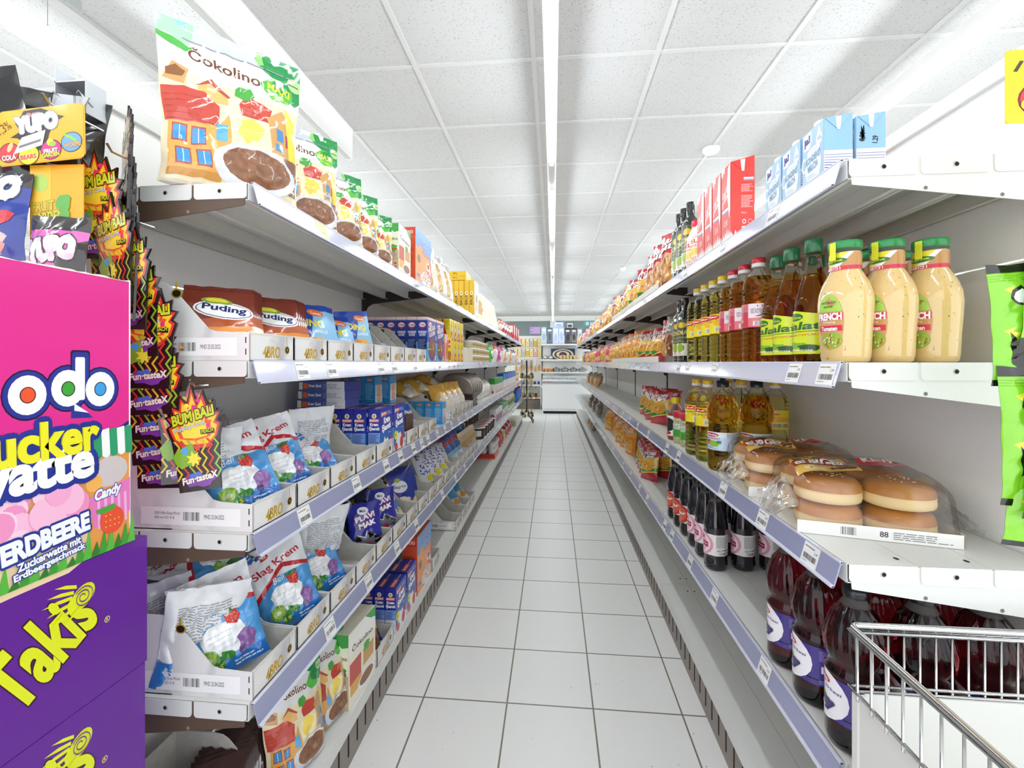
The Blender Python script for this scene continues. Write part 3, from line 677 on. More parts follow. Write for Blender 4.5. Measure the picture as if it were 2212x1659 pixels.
for i in range(2): put(OB,-.622-i*.0515,2.35,L2,'tall blue baking mix box in the row behind, %s from the aisle'%['first','second'][i],'baking mix box','blue baking mix boxes',R(90))
# yellow-red boxes
la=Art(); la.poly([(0,0),(0,100),(10,100),(76,0)],'#c5242b'); la.lines(30,50,94,94,9,'#8d8a1c',.4)
fb=Art(); fb.rect(0,0,100,100,'#efd924'); fb.poly([(10,0),(90,0),(70,50),(56,90),(44,90),(30,50)],'#b36a42'); fb.rect(24,42,76,62,'#cfc9c0'); fb.rect(26,0,74,34,'#d64a3b'); fb.ell(50,18,12,8,'#f5ead6')
YR=carton('dessert_box',.085,.045,.125,'#efdb22',fb,la,None)
n=0
for y in (2.5,2.6,2.7,2.8):
    for x in (-.615,-.665):
        for z in (0,1):
            if x==-.665 and y>2.5: continue
            put(YR,x,y+(.1 if z else .1),L2+z*.1255,'yellow and red dessert box with glass picture, %s tier, column %d, %s row'%(['lower','upper'][z],round((y-2.4)*10),'front' if x>-.64 else 'rear'),'dessert box','yellow and red dessert boxes',R(90))
pa=Art(); pa.rect(0,0,100,100,'#f0b9a8'); pa.blob(50,40,34,26,'#e2993e'); pa.rect(10,70,50,94,'#eef0f4'); pa.rect(60,10,96,80,'#e0566a')
PB=carton('dessert_box',.075,.04,.155,'#eba7a0',pa,pa,None)
put(PB,-.613,2.475,L2,'pinkish dessert box with orange filling picture beside the blue baking mix boxes','dessert box',None,R(90))
ga=Art(); ga.rect(0,0,100,100,'#f0d221'); ga.ell(50,74,22,16,'#d9322d'); ga.text('Gold',22,68,50,12,'#ffffff'); ga.blob(50,26,34,20,'#a8662f',14,.2)
GB=carton('dessert_box',.075,.04,.14,'#f0d221',ga,ga,None)
put(GB,-.611,2.54,L2,'yellow dessert box with red emblem in front of the yellow and red block','dessert box',None,R(78))
# clear tubs and white stacks
def tub(name,r,h,col,lid,lab=None,seg=20,sx=1):
    t=empty(name); g=G(); g.lathe([(r*.86,0),(r*.9,.004),(r,h-.004),(r,h)],mat(col,.25,0,.3),seg,sx=sx)
    if lab: wrap(g,lab,interp([(r*.9,.004),(r,h)]),h*.12,h*.86,200,sx=sx)
    g.build('tub',t); g=G(); g.lathe([(r*1.03,h-.006),(r*1.05,h-.004),(r*1.05,h+.003),(r*.98,h+.005)],mat(lid,.3,0,.3),seg,sx=sx); g.build('lid',t); return t
a=Art(); a.rect(0,0,100,100,'#d9cda6'); a.blob(50,50,30,30,'#b99b62')
CT=tub('nut_tub',.065,.05,'#cfc6ae','#f0f0ec',a)
n=0
for i in range(6):
    for z in range(3):
        if (i,z) in ((5,2),): continue
        put(CT,-.665,3.5+i*.145,L2+z*.0562,'clear tub of pale sweets with white lid, stack %d, %s of three'%(i+1,['bottom','middle','top'][z]),'tub','white lidded tubs',R(90))
a=Art(); a.rect(0,20,100,80,'#f1efe8'); a.lines(20,30,80,60,3,'#888888')
WC=carton('sugar_box',.12,.1,.12,'#d9cdb5',a,a,None,rough=.6)
for i in range(5): put(WC,-.83,3.2+i*.17,L2,'beige carton at the back of the second left shelf, %s of five'%ORD[i],'box','beige cartons',R(90))
WJ=tub('white_tub',.045,.1,'#dcd9cf','#e9e7e0',a)
for i in range(6): put(WJ,-.82,3.2+i*.14,L2+.121,'white round tub on the beige cartons, %s of six'%ORD[i],'tub','white tubs',R(90))
GW=carton('sponge_pack',.06,.05,.1,'#e8e2cc',None,None,None)
for i in range(5): put(GW,-.62,2.94+i*.085,L2,'small cream coloured pack beside the dessert boxes, %s of five'%ORD[i],'pack','cream packs',R(90))
def cb(col,stripe,seed,W=.16,H=.2,T=.08): return simple_bag('sweets_bag',W,H,T,col,[(70,100,stripe)],seed,None,blob=('#f2f2ee',40,26,20))
CG=cb('#3fb52f','#2c9a22',21); CWh=cb('#f1eeee','#d83a3a',22); CP=cb('#e0409a','#c22f86',23); CN=cb('#efe9e2','#3b4a86',24); CO=cb('#f0a24a','#e8e2da',25)
seq=[(CG,'green'),(CWh,'white and red'),(CP,'pink'),(CWh,'white and red'),(CO,'orange'),(CN,'white and navy'),(CO,'orange'),(CN,'white and navy'),(CN,'white and navy'),(CO,'orange')]
for i,(p,nm) in enumerate(seq): put(p,-.655,4.65+i*.36,L2+.001,'%s sweets bag at the far part of the second left shelf, %s in that row'%(nm,ORD[i]),'bag','sweets bags on the second left shelf',R(80),R(-5))
# ---- third shelf
trays(L3,[.922+.158*i for i in range(5)]+[1.87,2.03,2.19]+[2.68,2.82,2.96,3.1,3.24],T2,'third')
def cream_art():
    a=Art(); a.rect(0,0,100,60,'#4f9ad8'); a.rect(0,0,100,14,'#1c6fc4'); a.poly([(0,40),(30,58),(52,70),(100,60),(100,100),(0,100)],'#eceef1')
    a.poly([(0,36),(34,56),(56,68),(100,58),(100,63),(56,74),(32,61),(0,42)],'#c32233')
    a.ell(30,88,14,4.5,'#c32233'); a.text('TUMIS',20,86.6,20,3.4,'#ffffff',0,.02)
    a.text('Šlag Krem',12,63,82,13,'#c32c3e',14,.02,asp=.72)
    a.text('Beli',34,52,20,7,'#e8f2fb',8,shear=.2)
    a.blob(52,33,30,17,'#f3f5f8',18,.12,4); a.blob(44,40,18,9,'#ffffff',12,.1,6); a.lines(30,24,74,44,4,'#dfe5ee',.25)
    a.poly([(56,56),(72,57),(76,49),(70,42),(58,46)],'#d23a32'); a.blob(66,57,10,2.2,'#3f7d35',10,.4); 
    for i in range(9): a.ell(60+(i%3)*5,46+(i//3)*3.2,.6,.5,'#f4d9a0',n=5)
    a.ell(26,20,13,9,'#7fae3c'); a.ell(26,20,9,6,'#a9cf62'); a.ell(26,20,4,2.6,'#eef0cf'); 
    a.blob(48,17,12,5,'#3f8f3a',10,.4,9); a.blob(78,24,12,9,'#8a5f9e',12,.2,5); a.ell(70,16,5,4,'#5c3f7c'); a.ell(37,10,8,6,'#2f7d3c'); a.text('15',33,8,8,4,'#e8dd45')
    a.lines(56,4,94,11,2,'#dceaf7'); return a
def back_art():
    a=Art(); a.rect(0,0,100,30,'#2f7cc9'); a.lines(14,34,86,84,20,'#9aa0a6'); a.lines(14,10,80,26,5,'#c4d8ee'); return a
KB=bag('whipped_cream_bag',.15,.205,.05,'#e8eaed',cream_art(),back='#e2e4e7',backart=back_art(),kind='stand',seed=3,wr=.0085,nu=18,nv=22,rough=.2,coat=.7,zz=.002)
KB2=bag('whipped_cream_bag',.15,.205,.055,'#e8eaed',cream_art(),back='#e2e4e7',backart=back_art(),kind='stand',seed=8,wr=.010,nu=18,nv=22,rough=.2,coat=.7,zz=.002)
GRP='whipped cream bags with fruit picture'
for i,(p,x,y,z,rz,rx,ry,lab) in enumerate((
 (KB,-.655,.93,.016,50,-32,-15,'front bag with fruit picture in the nearest tray of the third left shelf'),
 (KB2,-.665,1.08,.012,58,-26,-10,'cream bag with fruit picture in the second tray of the third left shelf'),
 (KB,-.665,1.225,.008,52,-42,-8,'small-looking cream bag sunk into the third tray of the third left shelf'),
 (KB2,-.79,.955,.004,215,-20,0,'grey-backed cream bag turned away, behind the front bag on the third left shelf'),
 (KB,-.80,1.10,.004,150,-16,12,'crumpled cream bag at the back between the first and second trays of the third shelf'),
 (KB2,-.74,1.29,.003,245,-10,0,'cream bag showing its grey text side in the third tray of the third left shelf'),
 (KB,-.70,1.17,.11,95,-72,0,'cream bag lying on its back on top of the third tray of the third shelf'))):
    put(p,x,y,L3+z,lab,'cream bag',GRP,R(rz),R(rx),R(ry))
# cream powder boxes
la=Art(); la.rect(0,88,100,100,'#2a2f9b'); la.ell(50,86,20,5,'#efe9c8'); la.ell(50,86,9,3,'#c79b2c'); la.rect(10,74,90,80,'#ee6a3a'); la.text('BAGDAT',12,75,76,4.2,'#ffffff',0,.02); la.text('Krem',16,66,68,6,'#ffffff',0,.04); la.text('Şanti',8,56,84,8,'#ffffff',0,.04); la.rect(0,30,100,52,'#7ea0dc'); la.lines(8,32,92,50,7,'#2d3f86'); la.rect(0,0,100,30,'#dfe0e4'); la.lines(10,4,90,26,6,'#a7aab2')
fb=Art(); fb.rect(0,0,100,100,'#27369f'); fb.rect(0,0,100,52,'#1f63b8'); fb.ell(14,88,5,5,'#efe9c8'); fb.rect(16,84,48,92,'#ee6a3a'); fb.text('BAGDAT',18,86,28,4.5,'#ffffff',4,.03); fb.lines(52,86,96,94,3,'#b9c3ea'); fb.text('Krem',30,68,46,12,'#ffffff',5,.06,asp=.65); fb.text('Şanti',16,50,66,15,'#ffffff',5,.06,asp=.65); fb.lines(66,46,84,50,1,'#c6d0ee'); fb.poly([(0,0),(0,8),(20,20),(34,42),(44,34),(60,38),(74,22),(100,18),(100,0)],'#ecedef'); fb.ell(70,14,16,13,'#c8362f'); fb.ell(20,8,14,9,'#d24038'); fb.poly([(76,34),(92,40),(96,26),(82,20)],'#c8362f')
fy=Art(); fy.ops=list(fb.ops); fy.ell(16,34,14,10,'#e6e22c'); fy.text('4x',10,31,12,6,'#5a6a1c')
ta=Art(); ta.rect(10,30,60,70,'#ee6a3a'); ta.text('BAGDAT',14,40,42,20,'#ffffff'); ta.text('Krem Şanti',62,40,34,20,'#ffffff')
KS=carton('cream_powder_box',.122,.042,.172,'#28349c',fb,la,None,ta); KSY=carton('cream_powder_box',.122,.042,.172,'#28349c',fy,la,None,ta)
g_='blue cream powder boxes'
put(KS,-.618,1.575,L3+.004,'blue cream powder box with red strawberries at the aisle edge of the third left shelf','cream powder box',g_,R(90))
put(KSY,-.617,1.708,L3+.004,'blue cream powder box with a round yellow sticker on the third left shelf','cream powder box',g_,R(90))
for i in range(6): put(KS,-.665-i*.0435,1.56,L3+.004,'blue cream powder box standing in the row behind the strawberry box, %s from the aisle'%ORD[i].replace('nearest','first'),'cream powder box',g_,R(90))
for i in range(3): put(KS,-.70-i*.0435,1.70,L3+.004,'blue cream powder box in the second row on the third left shelf, %s from the aisle'%['first','second','third'][i],'cream powder box',g_,R(90))
sf=Art(); sf.rect(0,0,100,100,'#dcdde2'); sf.rect(0,0,62,100,'#4a5ea8'); sf.rect(2,10,10,90,'#efe9c8'); sf.rect(12,20,22,80,'#ee6a3a'); sf.text('Krem Şanti',24,30,26,40,'#ffffff',0,.03); sf.lines(54,20,96,80,4,'#8a90a8')
KL=carton('cream_powder_box',.172,.122,.031,'#30409a',sf,None,None,None)
for i in range(3): put(KL,-.80+.006*i,1.55-.004*i,L3+.1785+.0315*i,'blue and grey cream powder box lying flat on the standing row, %s of three'%['lowest','middle','top'][i],'cream powder box',g_,R(2-3*i))
# light blue boxes
la=Art(); la.ell(50,88,24,6,'#e8742c'); la.text('Tumis',32,86,36,4,'#ffffff'); la.lines(14,20,86,78,12,'#9fd4f0'); 
fb=Art(); fb.rect(0,0,100,100,'#dcecf6'); fb.rect(0,70,100,100,'#3d9bd6'); fb.ell(50,50,28,22,'#efc6a8'); fb.blob(50,24,34,14,'#e2a08a'); fb.rect(0,0,100,10,'#5fb0e0')
BB=carton('baby_food_box',.075,.05,.12,'#2f93d3',fb,la,None)
for i,(x,y) in enumerate(((-.75,2.05),(-.70,2.05),(-.80,2.05),(-.68,2.17),(-.73,2.17))): put(BB,x-.06,y-.2,L3+.16,'light blue baby food box on the back stack of the third left shelf, %s of five'%ORD[i],'baby food box','light blue baby food boxes',R(90))
for i,(x,y) in enumerate(((-.625,2.45),(-.677,2.45),(-.729,2.45),(-.781,2.45))): put(BB,x,y,L3,'light blue baby food box standing at the edge of the third left shelf, %s from the aisle'%ORD[i].replace('nearest','first'),'baby food box','light blue baby food boxes',R(90))
BX=carton('display_tray',.16,.15,.155,CARD,None,None,None,rough=.8)
put(BX,-.80,1.885,L3,'plain grey cardboard box carrying the light blue baby food boxes','cardboard box',None,R(90))
a=Art(); a.ell(58,66,38,17,'#f7f8f8'); a.text('Šlagrem',28,60,60,12,'#2b63b8',0,.02); a.ell(36,84,12,6,'#a9bf3a'); a.rect(0,0,100,30,'#e9d9a8'); a.blob(50,26,40,14,'#f4ecd0'); a.ell(34,30,6,4,'#d23a4a')
S4=sachet('cream_sachet','#2d6fc9',a,seed=14)
fan(S4,3,1.90,.03,L3+.02,-.68,52,-42,'blue and white whipped cream sachet in the sixth tray of the third shelf, %s','sachet','blue cream sachets on the third left shelf')
fan(S4,3,2.06,.03,L3+.02,-.68,52,-42,'blue and white whipped cream sachet in the seventh tray of the third shelf, %s','sachet','blue cream sachets on the third left shelf')
CH_=carton('chocolate_box',.1,.03,.065,'#4a2a1e',None,None,None)
put(CH_,-.622,1.87,L3+.05,'small dark brown chocolate pack lying in the sixth tray of the third left shelf','pack',None,R(90))
YG=simple_bag('flour_bag',.15,.19,.075,'#eab64a',[(0,30,'#f4efe2')],31,None,blob=('#f6f2e8',40,24,14))
k=0
for x,y,z,rz,rx in ((-.66,2.70,.03,62,-26),(-.66,2.86,.03,64,-26),(-.66,3.02,.03,64,-26),(-.66,3.18,.03,66,-26),(-.79,2.55,.14,80,-65),(-.79,2.75,.15,80,-65),(-.79,2.95,.15,80,-65),(-.74,2.66,.17,100,-75),(-.74,2.9,.19,100,-75)):
    put(YG,x,y,L3+z,'yellow bag of starch on the third left shelf, %s'%('upright in the tray, %s from the camera'%ORD[k] if k<4 else 'lying in the heap behind, %s'%['first','second','third','fourth','fifth'][k-4]),'bag','yellow starch bags',R(rz),R(rx)); k+=1
# round wafer packs seen edge on
g=G(); g.lathe([(.13,0),(.134,.003),(.134,.034),(.13,.037)],noisy('wafer_edge_film','#a39a92','#8f867e',200,.3,.7,.3,(1,1,8),coat=.4),30); g.lathe([(.11,.0375),(.02,.0385)],mat('#e9ddd2',.3,0,.5),24)
for o,s in ((0,1),): pass
RW=g.build('round_wafer_pack')
for i in range(6): put(RW,-.735,3.36+.098*i,L3+.128,'round grey wafer pack standing on edge on the third left shelf, %s of six'%ORD[i],'wafer pack','round wafer packs on edge',0,R(-66+2*i),0,sc=.95)
BKP=carton('chocolate_bar_pack',.2,.12,.012,'#3a2a26',None,None,None)
for i in range(8): put(BKP,-.665,3.47+.0,L3+.0125*i,'flat dark chocolate pack in the low stack on the third left shelf, layer %d from the bottom'%(i+1),'chocolate pack','stack of dark flat packs',R(90+(i%3)*2-2))
WP=simple_bag('marshmallow_bag',.19,.17,.1,'#e4e0d6',[],33,None,blob=('#f6f4ee',50,30,26)); RP=simple_bag('red_sachet',.12,.16,.03,'#a32a24',[(0,40,'#c9622c')],34,None,blob=('#e8c98a',30,24,12))
for i in range(4): put(WP,-.67,4.02+.17*i,L3+.001,'white marshmallow bag on the third left shelf, %s of four'%ORD[i],'bag','white marshmallow bags',R(85),R(-12))
for i in range(6): put(RP,-.76,3.9+.13*i,L3+.08,'red and orange sachet behind the marshmallow bags, %s of six'%ORD[i],'sachet','red sachets',R(70),R(-25))
a=Art(); a.rect(0,0,100,100,'#f0eeea'); a.rect(0,62,100,100,'#2d9a3c'); a.ell(60,14,18,9,'#d8322c'); a.lines(20,26,80,56,4,'#b5b0a6')
GP=carton('dry_milk_pack',.11,.07,.17,'#f0eeea',a,a,None)
for i in range(5): put(GP,-.64,4.78+.14*i,L3,'white pack with green top and red cherry mark on the third left shelf, %s of five'%ORD[i],'pack','green topped packs',R(85))
a=Art(); a.rect(0,0,100,60,'#f2f0ec'); a.rect(20,0,60,16,'#d8322c'); 
BT=carton('salt_pack',.12,.08,.2,'#1e62c4',a,a,None)
for i in range(7): put(BT,-.645,5.6+.26*i,L3,'blue and white salt pack on the third left shelf, %s of seven'%ORD[i],'pack','blue salt packs',R(85))
for i in range(3): put(CO,-.66,7.55+.4*i,L3+.001,'orange sweets bag near the far end of the third left shelf, %s of three'%['front','middle','back'][i],'bag','orange bags',R(80),R(-6))
# ---- fourth shelf
trays(L4,[.922+.158*i for i in range(17)],T2,'fourth')
for i,(p,x,y,z,rz,rx,ry,lab) in enumerate((
 (KB,-.68,.905,.018,42,-20,-13,'front bag with fruit picture in the nearest tray of the fourth left shelf'),
 (KB2,-.65,1.09,.014,50,-24,-12,'bag with fruit picture in the second tray of the fourth left shelf'),
 (KB,-.655,1.25,.012,55,-30,-12,'bag with fruit picture in the third tray of the fourth left shelf'),
 (KB2,-.77,.90,.003,230,-12,-8,'crumpled white-backed cream bag left of the front bag on the fourth left shelf'),
 (KB,-.845,.93,.003,215,-10,10,'white-backed cream bag at the back left corner of the fourth left shelf'),
 (KB2,-.72,1.0,.17,100,-78,0,'cream bag lying across the tops of the bags on the fourth left shelf, nearer one'),
 (KB,-.80,1.12,.17,70,-76,15,'cream bag lying across the tops at the back of the fourth left shelf'),
 (KB2,-.74,1.36,.07,60,-58,0,'cream bag lying tilted in the fourth tray of the fourth left shelf'),
 (KB,-.72,1.31,.05,235,-20,0,'cream bag showing its grey text side in the fourth tray of the fourth left shelf'),
 (KB2,-.79,1.27,.14,95,-60,-20,'cream bag heaped at the back above the third tray of the fourth shelf'))):
    put(p,x,y,L4+z,lab,'cream bag',GRP,R(rz),R(rx),R(ry))
a=Art(); a.ell(42,84,18,8,'#f2f2f4'); a.text('Mak',32,81,20,6,'#20308a'); a.text('PLAVI',18,62,60,10,'#f3eef4',8,.05,out='#b0204a',ow=.09); a.text('MAK',26,48,50,10,'#f3eef4',8,.05,out='#b0204a',ow=.09); a.star(50,20,46,22,9,'#f0f0f4',.5,10,seed=2); a.star(50,20,40,18,9,'#6d7078',.5,10,seed=2); a.ell(52,12,12,7,'#b81f55')
PM_=bag('poppy_seed_bag',.12,.165,.045,'#2a2f9a',a,kind='pillow',seed=17,wr=.004,nu=10,nv=12)
PMD=bag('poppy_seed_bag',.12,.165,.05,'#1a2340',None,back='#2a3a6a',kind='pillow',seed=18,wr=.006,nu=10,nv=12)
for i,(x,y,z,rz,rx,lab) in enumerate(((-.65,1.53,.01,42,-14,'blue poppy seed bag in the fifth tray of the fourth left shelf'),(-.645,1.68,.02,48,-14,'blue poppy seed bag standing higher in the sixth tray of the fourth left shelf'),(-.655,1.20-.35,.0,0,0,None))):
    if lab: put(PM_,x,y,L4+z,lab,'poppy seed bag','blue poppy seed bags',R(rz),R(rx))
for i,(x,y,z,rz,rx) in enumerate(((-.74,1.5,.01,45,-20),(-.78,1.58,.03,50,-30),(-.72,1.64,.02,45,-20),(-.80,1.68,.05,50,-40),(-.76,1.60,.12,60,-70),(-.73,1.72,.14,70,-75))):
    put(PMD,x,y,L4+z,'dark clear-backed bag in the heap behind the poppy seed bags, %s'%ORD[i].replace('nearest','first'),'bag','dark bags behind the poppy seed bags',R(rz),R(rx))
fan(S4,2,1.83,.03,L4+.006,-.67,54,-45,'blue and white whipped cream sachet in the seventh tray of the fourth shelf, %s','sachet','blue cream sachets on the fourth left shelf')
a=Art(); a.ell(50,66,34,17,'#f7f8f8'); a.text('Šlagrem',24,60,54,12,'#2b63b8',0,.02); a.ell(46,84,12,6,'#a9bf3a'); a.rect(0,0,100,24,'#e9cf90'); a.blob(56,26,30,12,'#f4ecd0'); a.ell(34,34,6,4,'#d23a4a')
S5=sachet('cream_sachet','#2440a6',a,W=.115,H=.165,seed=15)
fan(S5,9,1.97,.021,L4+.006,-.665,46,-26,'dark blue whipped cream sachet in the long row of the fourth left shelf, %s','sachet','row of dark blue cream sachets')
a=Art(); r_=random.Random(8)
for i in range(60): a.rect(*(lambda x,y:(x,y,x+6,y+4))(r_.uniform(2,92),r_.uniform(30,92)),r_.choice(('#2b4fc0','#3f66cf')))
a.ell(60,20,26,10,'#ece23a'); a.rect(0,0,100,8,'#2b4fc0')
BW_=bag('sugar_bag',.13,.19,.05,'#e6e8ee',a,kind='pillow',seed=19,wr=.004,nu=10,nv=12)
for i,(x,y,rx) in enumerate(((-.66,2.40,-36),(-.66,2.52,-36),(-.66,2.64,-36),(-.665,2.74,-38))): put(BW_,x,y,L4+.006,'white sugar bag with blue squares and yellow spot, %s of four on the fourth left shelf'%ORD[i],'bag','white and blue bags',R(52),R(rx))
a=Art(); a.rect(0,0,100,30,'#dfe9f2'); a.poly([(0,24),(100,44),(100,30),(0,10)],'#8cc0ea'); a.ell(30,86,20,6,'#d8392e'); a.text('LED',24,56,50,18,'#c92f45',6,.06,out='#e9c9d4',ow=.1)
BL_=bag('sugar_bag',.125,.2,.05,'#1f66b8',a,kind='pillow',seed=20,wr=.005,nu=10,nv=12)
for i,(x,y,rx) in enumerate(((-.665,2.90,-38),(-.665,3.02,-34),(-.665,3.15,-30),(-.75,2.9,-20),(-.75,3.02,-20))): put(BL_,x,y,L4+.006,'blue bag with red lettering on the fourth left shelf, %s'%['first in front','second in front','third in front','first behind','second behind'][i],'bag','blue bags with red lettering',R(55),R(rx))
CS=simple_bag('vanilla_sachet',.07,.13,.03,'#d9c39a',[(80,100,'#e8d8bc')],36,None,blob=('#c9a873',30,26,18))
for i in range(9): put(CS,-.65-.0*i,3.22+.058*i,L4+.03,'cream coloured paper sachet in the row on the fourth left shelf, %s of nine'%ORD[i],'sachet','cream paper sachets',R(70),R(-14))
BLB=simple_bag('coconut_bag',.15,.17,.07,'#2f95cf',[(0,30,'#2478b8')],37,None,blob=('#4bb0e0',50,20,14))
for i,(x,y,z) in enumerate(((-.77,3.18,.09),(-.77,3.34,.1),(-.76,3.5,.1),(-.73,3.42,.15),(-.72,3.58,.12))): put(BLB,x,y,L4+z,'turquoise blue bag in the heap above the cream sachets, %s of five'%ORD[i],'bag','turquoise bags',R(75),R(-45))
a=Art(); a.rect(0,0,100,100,'#3b2f2b'); a.rect(0,20,42,86,'#efece6'); a.blob(70,50,18,24,'#8c6a4a'); a.lines(6,30,36,80,6,'#8a8680')
BU=tub('dessert_bucket',.075,.1,'#40332f','#d5d3d0',a,24)
h_=G(); h_.tube([(-.078,0,.101),(-.055,-.045,.107),(0,-.06,.109),(.055,-.045,.107),(.078,0,.101)],.0025,mat('#c2262e',.3,0,.4),6); h_.build('handle',BU)
for i in range(5): put(BU,-.675,3.95+.165*i,L4,'low brown bucket with a grey lid on the fourth left shelf, %s of five'%ORD[i],'bucket','brown dessert buckets',R(60))
BU2=tub('dessert_bucket',.06,.085,'#4a3d3a','#e9e7e4',a,20)
for i in range(5):
    for z in (0,1): put(BU2,-.79,3.85+.135*i,L4+.0+.092*z,'small brown bucket with white lid behind the low buckets, stack %d %s'%(i+1,['lower','upper'][z]),'bucket','stacked small buckets',R(60))
a=Art(); a.blob(50,40,34,26,'#8f4f86'); a.rect(0,70,100,100,'#f2eef0')
PU=carton('muesli_box',.11,.07,.17,'#efe6ea',a,a,None)
for i in range(4): put(PU,-.64,4.85+.14*i,L4,'white box with purple flower pattern on the fourth left shelf, %s of four'%ORD[i],'box','purple patterned boxes',R(85))
for i in range(4): put(GP,-.64,5.5+.16*i,L4,'white pack with green top on the fourth left shelf, %s of four'%ORD[i],'pack','green topped packs on the fourth shelf',R(85))
HB=simple_bag('pasta_bag',.2,.2,.09,'#d8cfb4',[(60,100,'#e9e6dc')],41,None,blob=('#7fae3c',40,24,18))
for i in range(5): put(HB,-.66,6.3+.28*i,L4+.001,'clear bag of pale pasta on the fourth left shelf, %s of five'%ORD[i],'bag','pasta bags',R(80),R(-10))
g=G(); g.lathe([(.022,0),(.035,.02),(.04,.12),(.03,.2),(.018,.21)],mat('#2264c8',.25,0,.4),14); g.lathe([(.02,.21),(.02,.235)],mat('#b8283a',.3),12); BC=g.build('blue_bottle')
for i in range(6): put(BC,-.63,7.55+.17*i,L4,'blue bottle with red cap near the far end of the fourth left shelf, %s of six'%ORD[i],'bottle','blue bottles')
# ---- base shelf
trays(L0,[.922,],T2,'base'); 
fan(sachet('chocolate_cream_sachet','#3c231e',(lambda a:(a.text('Krem',10,30,50,14,'#f1ece6',80,.03),a.blob(66,22,30,18,'#c9a06c',14,.2),a.blob(50,12,26,10,'#a87845'),a.ell(30,70,20,9,'#e8e6e4'),a.ell(30,70,17,7,'#3c231e'),a)[-1])(Art()),W=.12,H=.17,seed=22),7,.87,.016,L0+.01,-.69,36,-46,'dark brown cream sachet in the nearest base tray, %s','sachet','dark brown cream sachets')
BLB2=bag('cereal_pouch',.17,.25,.07,'#ece9dd',choc_art(False),kind='stand',seed=44,wr=.004,nu=14,nv=18,rough=.15,coat=.8)
put(BLB2,-.652,1.10,L0+.001,'cocoa cereal pouch with 8+ mark standing on the base shelf, nearer one','cereal pouch','cocoa cereal pouches on the base shelf',R(66),R(-6))
put(BLB2,-.652,1.24,L0+.001,'cocoa cereal pouch with green mark on the base shelf, between the nearer one and the cereal box','cereal pouch','cocoa cereal pouches on the base shelf',R(72),R(-3))
put(CB,-.632,1.375,L0,'cream and green cocoa cereal box on the left base shelf','cereal box',None,R(86),sc=1.15)
put(T2,FX-.153,1.56,L0+.0003,'marble-printed cardboard tray on the base shelf holding a poppy seed bag','display tray','marble display trays on the left run',R(90))
put(PM_,-.66,1.57,L0+.008,'blue poppy seed bag in the base shelf tray','poppy seed bag','blue poppy seed bags',R(60),R(-40))
a=Art(); a.rect(0,50,100,100,'#e6c25a'); a.text('ČOKOLADA',10,70,80,9,'#6b3d22',0,.03); a.blob(50,30,34,20,'#7a4a34'); a.blob(44,36,16,8,'#c9b4a4')
put(bag('chocolate_pudding_bag',.12,.16,.03,'#8f6350',a,seed=51,wr=.004,nu=8,nv=10),-.64,1.51,L0+.006,'brown and yellow chocolate pudding bag in the base shelf tray','bag',None,R(52),R(-28))
for i,(x,y) in enumerate(((-.617,1.80),(-.661,1.80),(-.705,1.80),(-.749,1.80),(-.617,1.935),(-.661,1.935))): put(KSY,x-.0,y-.07,L0,'blue cream powder box with yellow sticker on the base shelf, %s'%['first from the aisle in the near row','second in the near row','third in the near row','fourth in the near row','first in the far row','second in the far row'][i],'cream powder box','blue boxes on the base shelf',R(90))
put(LB,-.632,2.06,L0,'big orange and blue cereal box on the left base shelf','cereal box',None,R(90),sc=(.9,.9,1.1))
TE=[2.26,2.80,2.97,3.14,3.31]
for i,y in enumerate(TE): put(T2,FX-.153,y,L0+.0003,'marble-printed cardboard tray far along the base shelf, %s of five'%ORD[i],'display tray','marble display trays on the left run',R(90))
a=Art(); a.rect(0,0,100,40,'#e9e2d2'); a.blob(60,24,24,14,'#d9a04a'); a.rect(0,88,100,100,'#1f6fb0')
LBg=bag('cookie_bag',.13,.17,.04,'#2f97cf',a,seed=53,wr=.004,nu=8,nv=10)
put(LBg,-.67,3.12,L0+.01,'turquoise and cream bag lying in the base tray, nearer one','bag','turquoise cream bags',R(60),R(-40)); put(LBg,-.66,3.3,L0+.02,'turquoise and cream bag lying in the base tray, farther one','bag','turquoise cream bags',R(60),R(-50))
a=Art(); a.rect(0,0,100,30,'#d8392e'); a.text('de Torku Gold',10,8,80,14,'#f3c9c0')
RX=carton('six_pack_tray',.34,.2,.05,'#cf3a30',a,a,None); put(RX,-.72,4.95,L0,'red cardboard tray of white bottles on the base shelf','cardboard tray',None,R(90))
WBt=tub('syrup_tub',.04,.13,'#dedbd6','#c9c6c0',(lambda a:(a.rect(0,0,100,100,'#efedea'),a.lines(20,30,80,70,3,'#888888'),a)[-1])(Art()),16)
k=0
for y in (4.83,4.92,5.01,5.10):
    for x in (-.66,-.75): put(WBt,x,y,L0+.051,'white capped tub in the red tray on the base shelf, %s'%ORD[k].replace('nearest','first'),'tub','tubs in the red tray',R(90)); k+=1
RS=simple_bag('noodle_bag',.17,.2,.08,'#c72336',[(40,60,'#e3dede')],55,None,blob=('#e0485a',50,20,12)); YS=simple_bag('noodle_bag',.15,.16,.08,'#d8cf2a',[],56,None,blob=('#f0ea7a',50,20,12))
for i,(y,nm,p) in enumerate(((5.45,'red',RS),(5.65,'red',RS),(5.9,'yellow',YS),(6.1,'red',RS),(6.4,'red',RS),(6.7,'red',RS))): put(p,-.655,y,L0+.001,'%s bag on the left base shelf, %s of six toward the far end'%(nm,ORD[i]),'bag','red and yellow bags on the base shelf',R(75),R(-12))
FPk=carton('flat_pack',.3,.2,.03,'#c9bb94')
for i in range(3): put(FPk,-.7,7.4,L0+.031*i,'flat tan pack stacked at the far end of the base shelf, %s of three'%['bottom','middle','top'][i],'pack','flat tan packs',R(90))
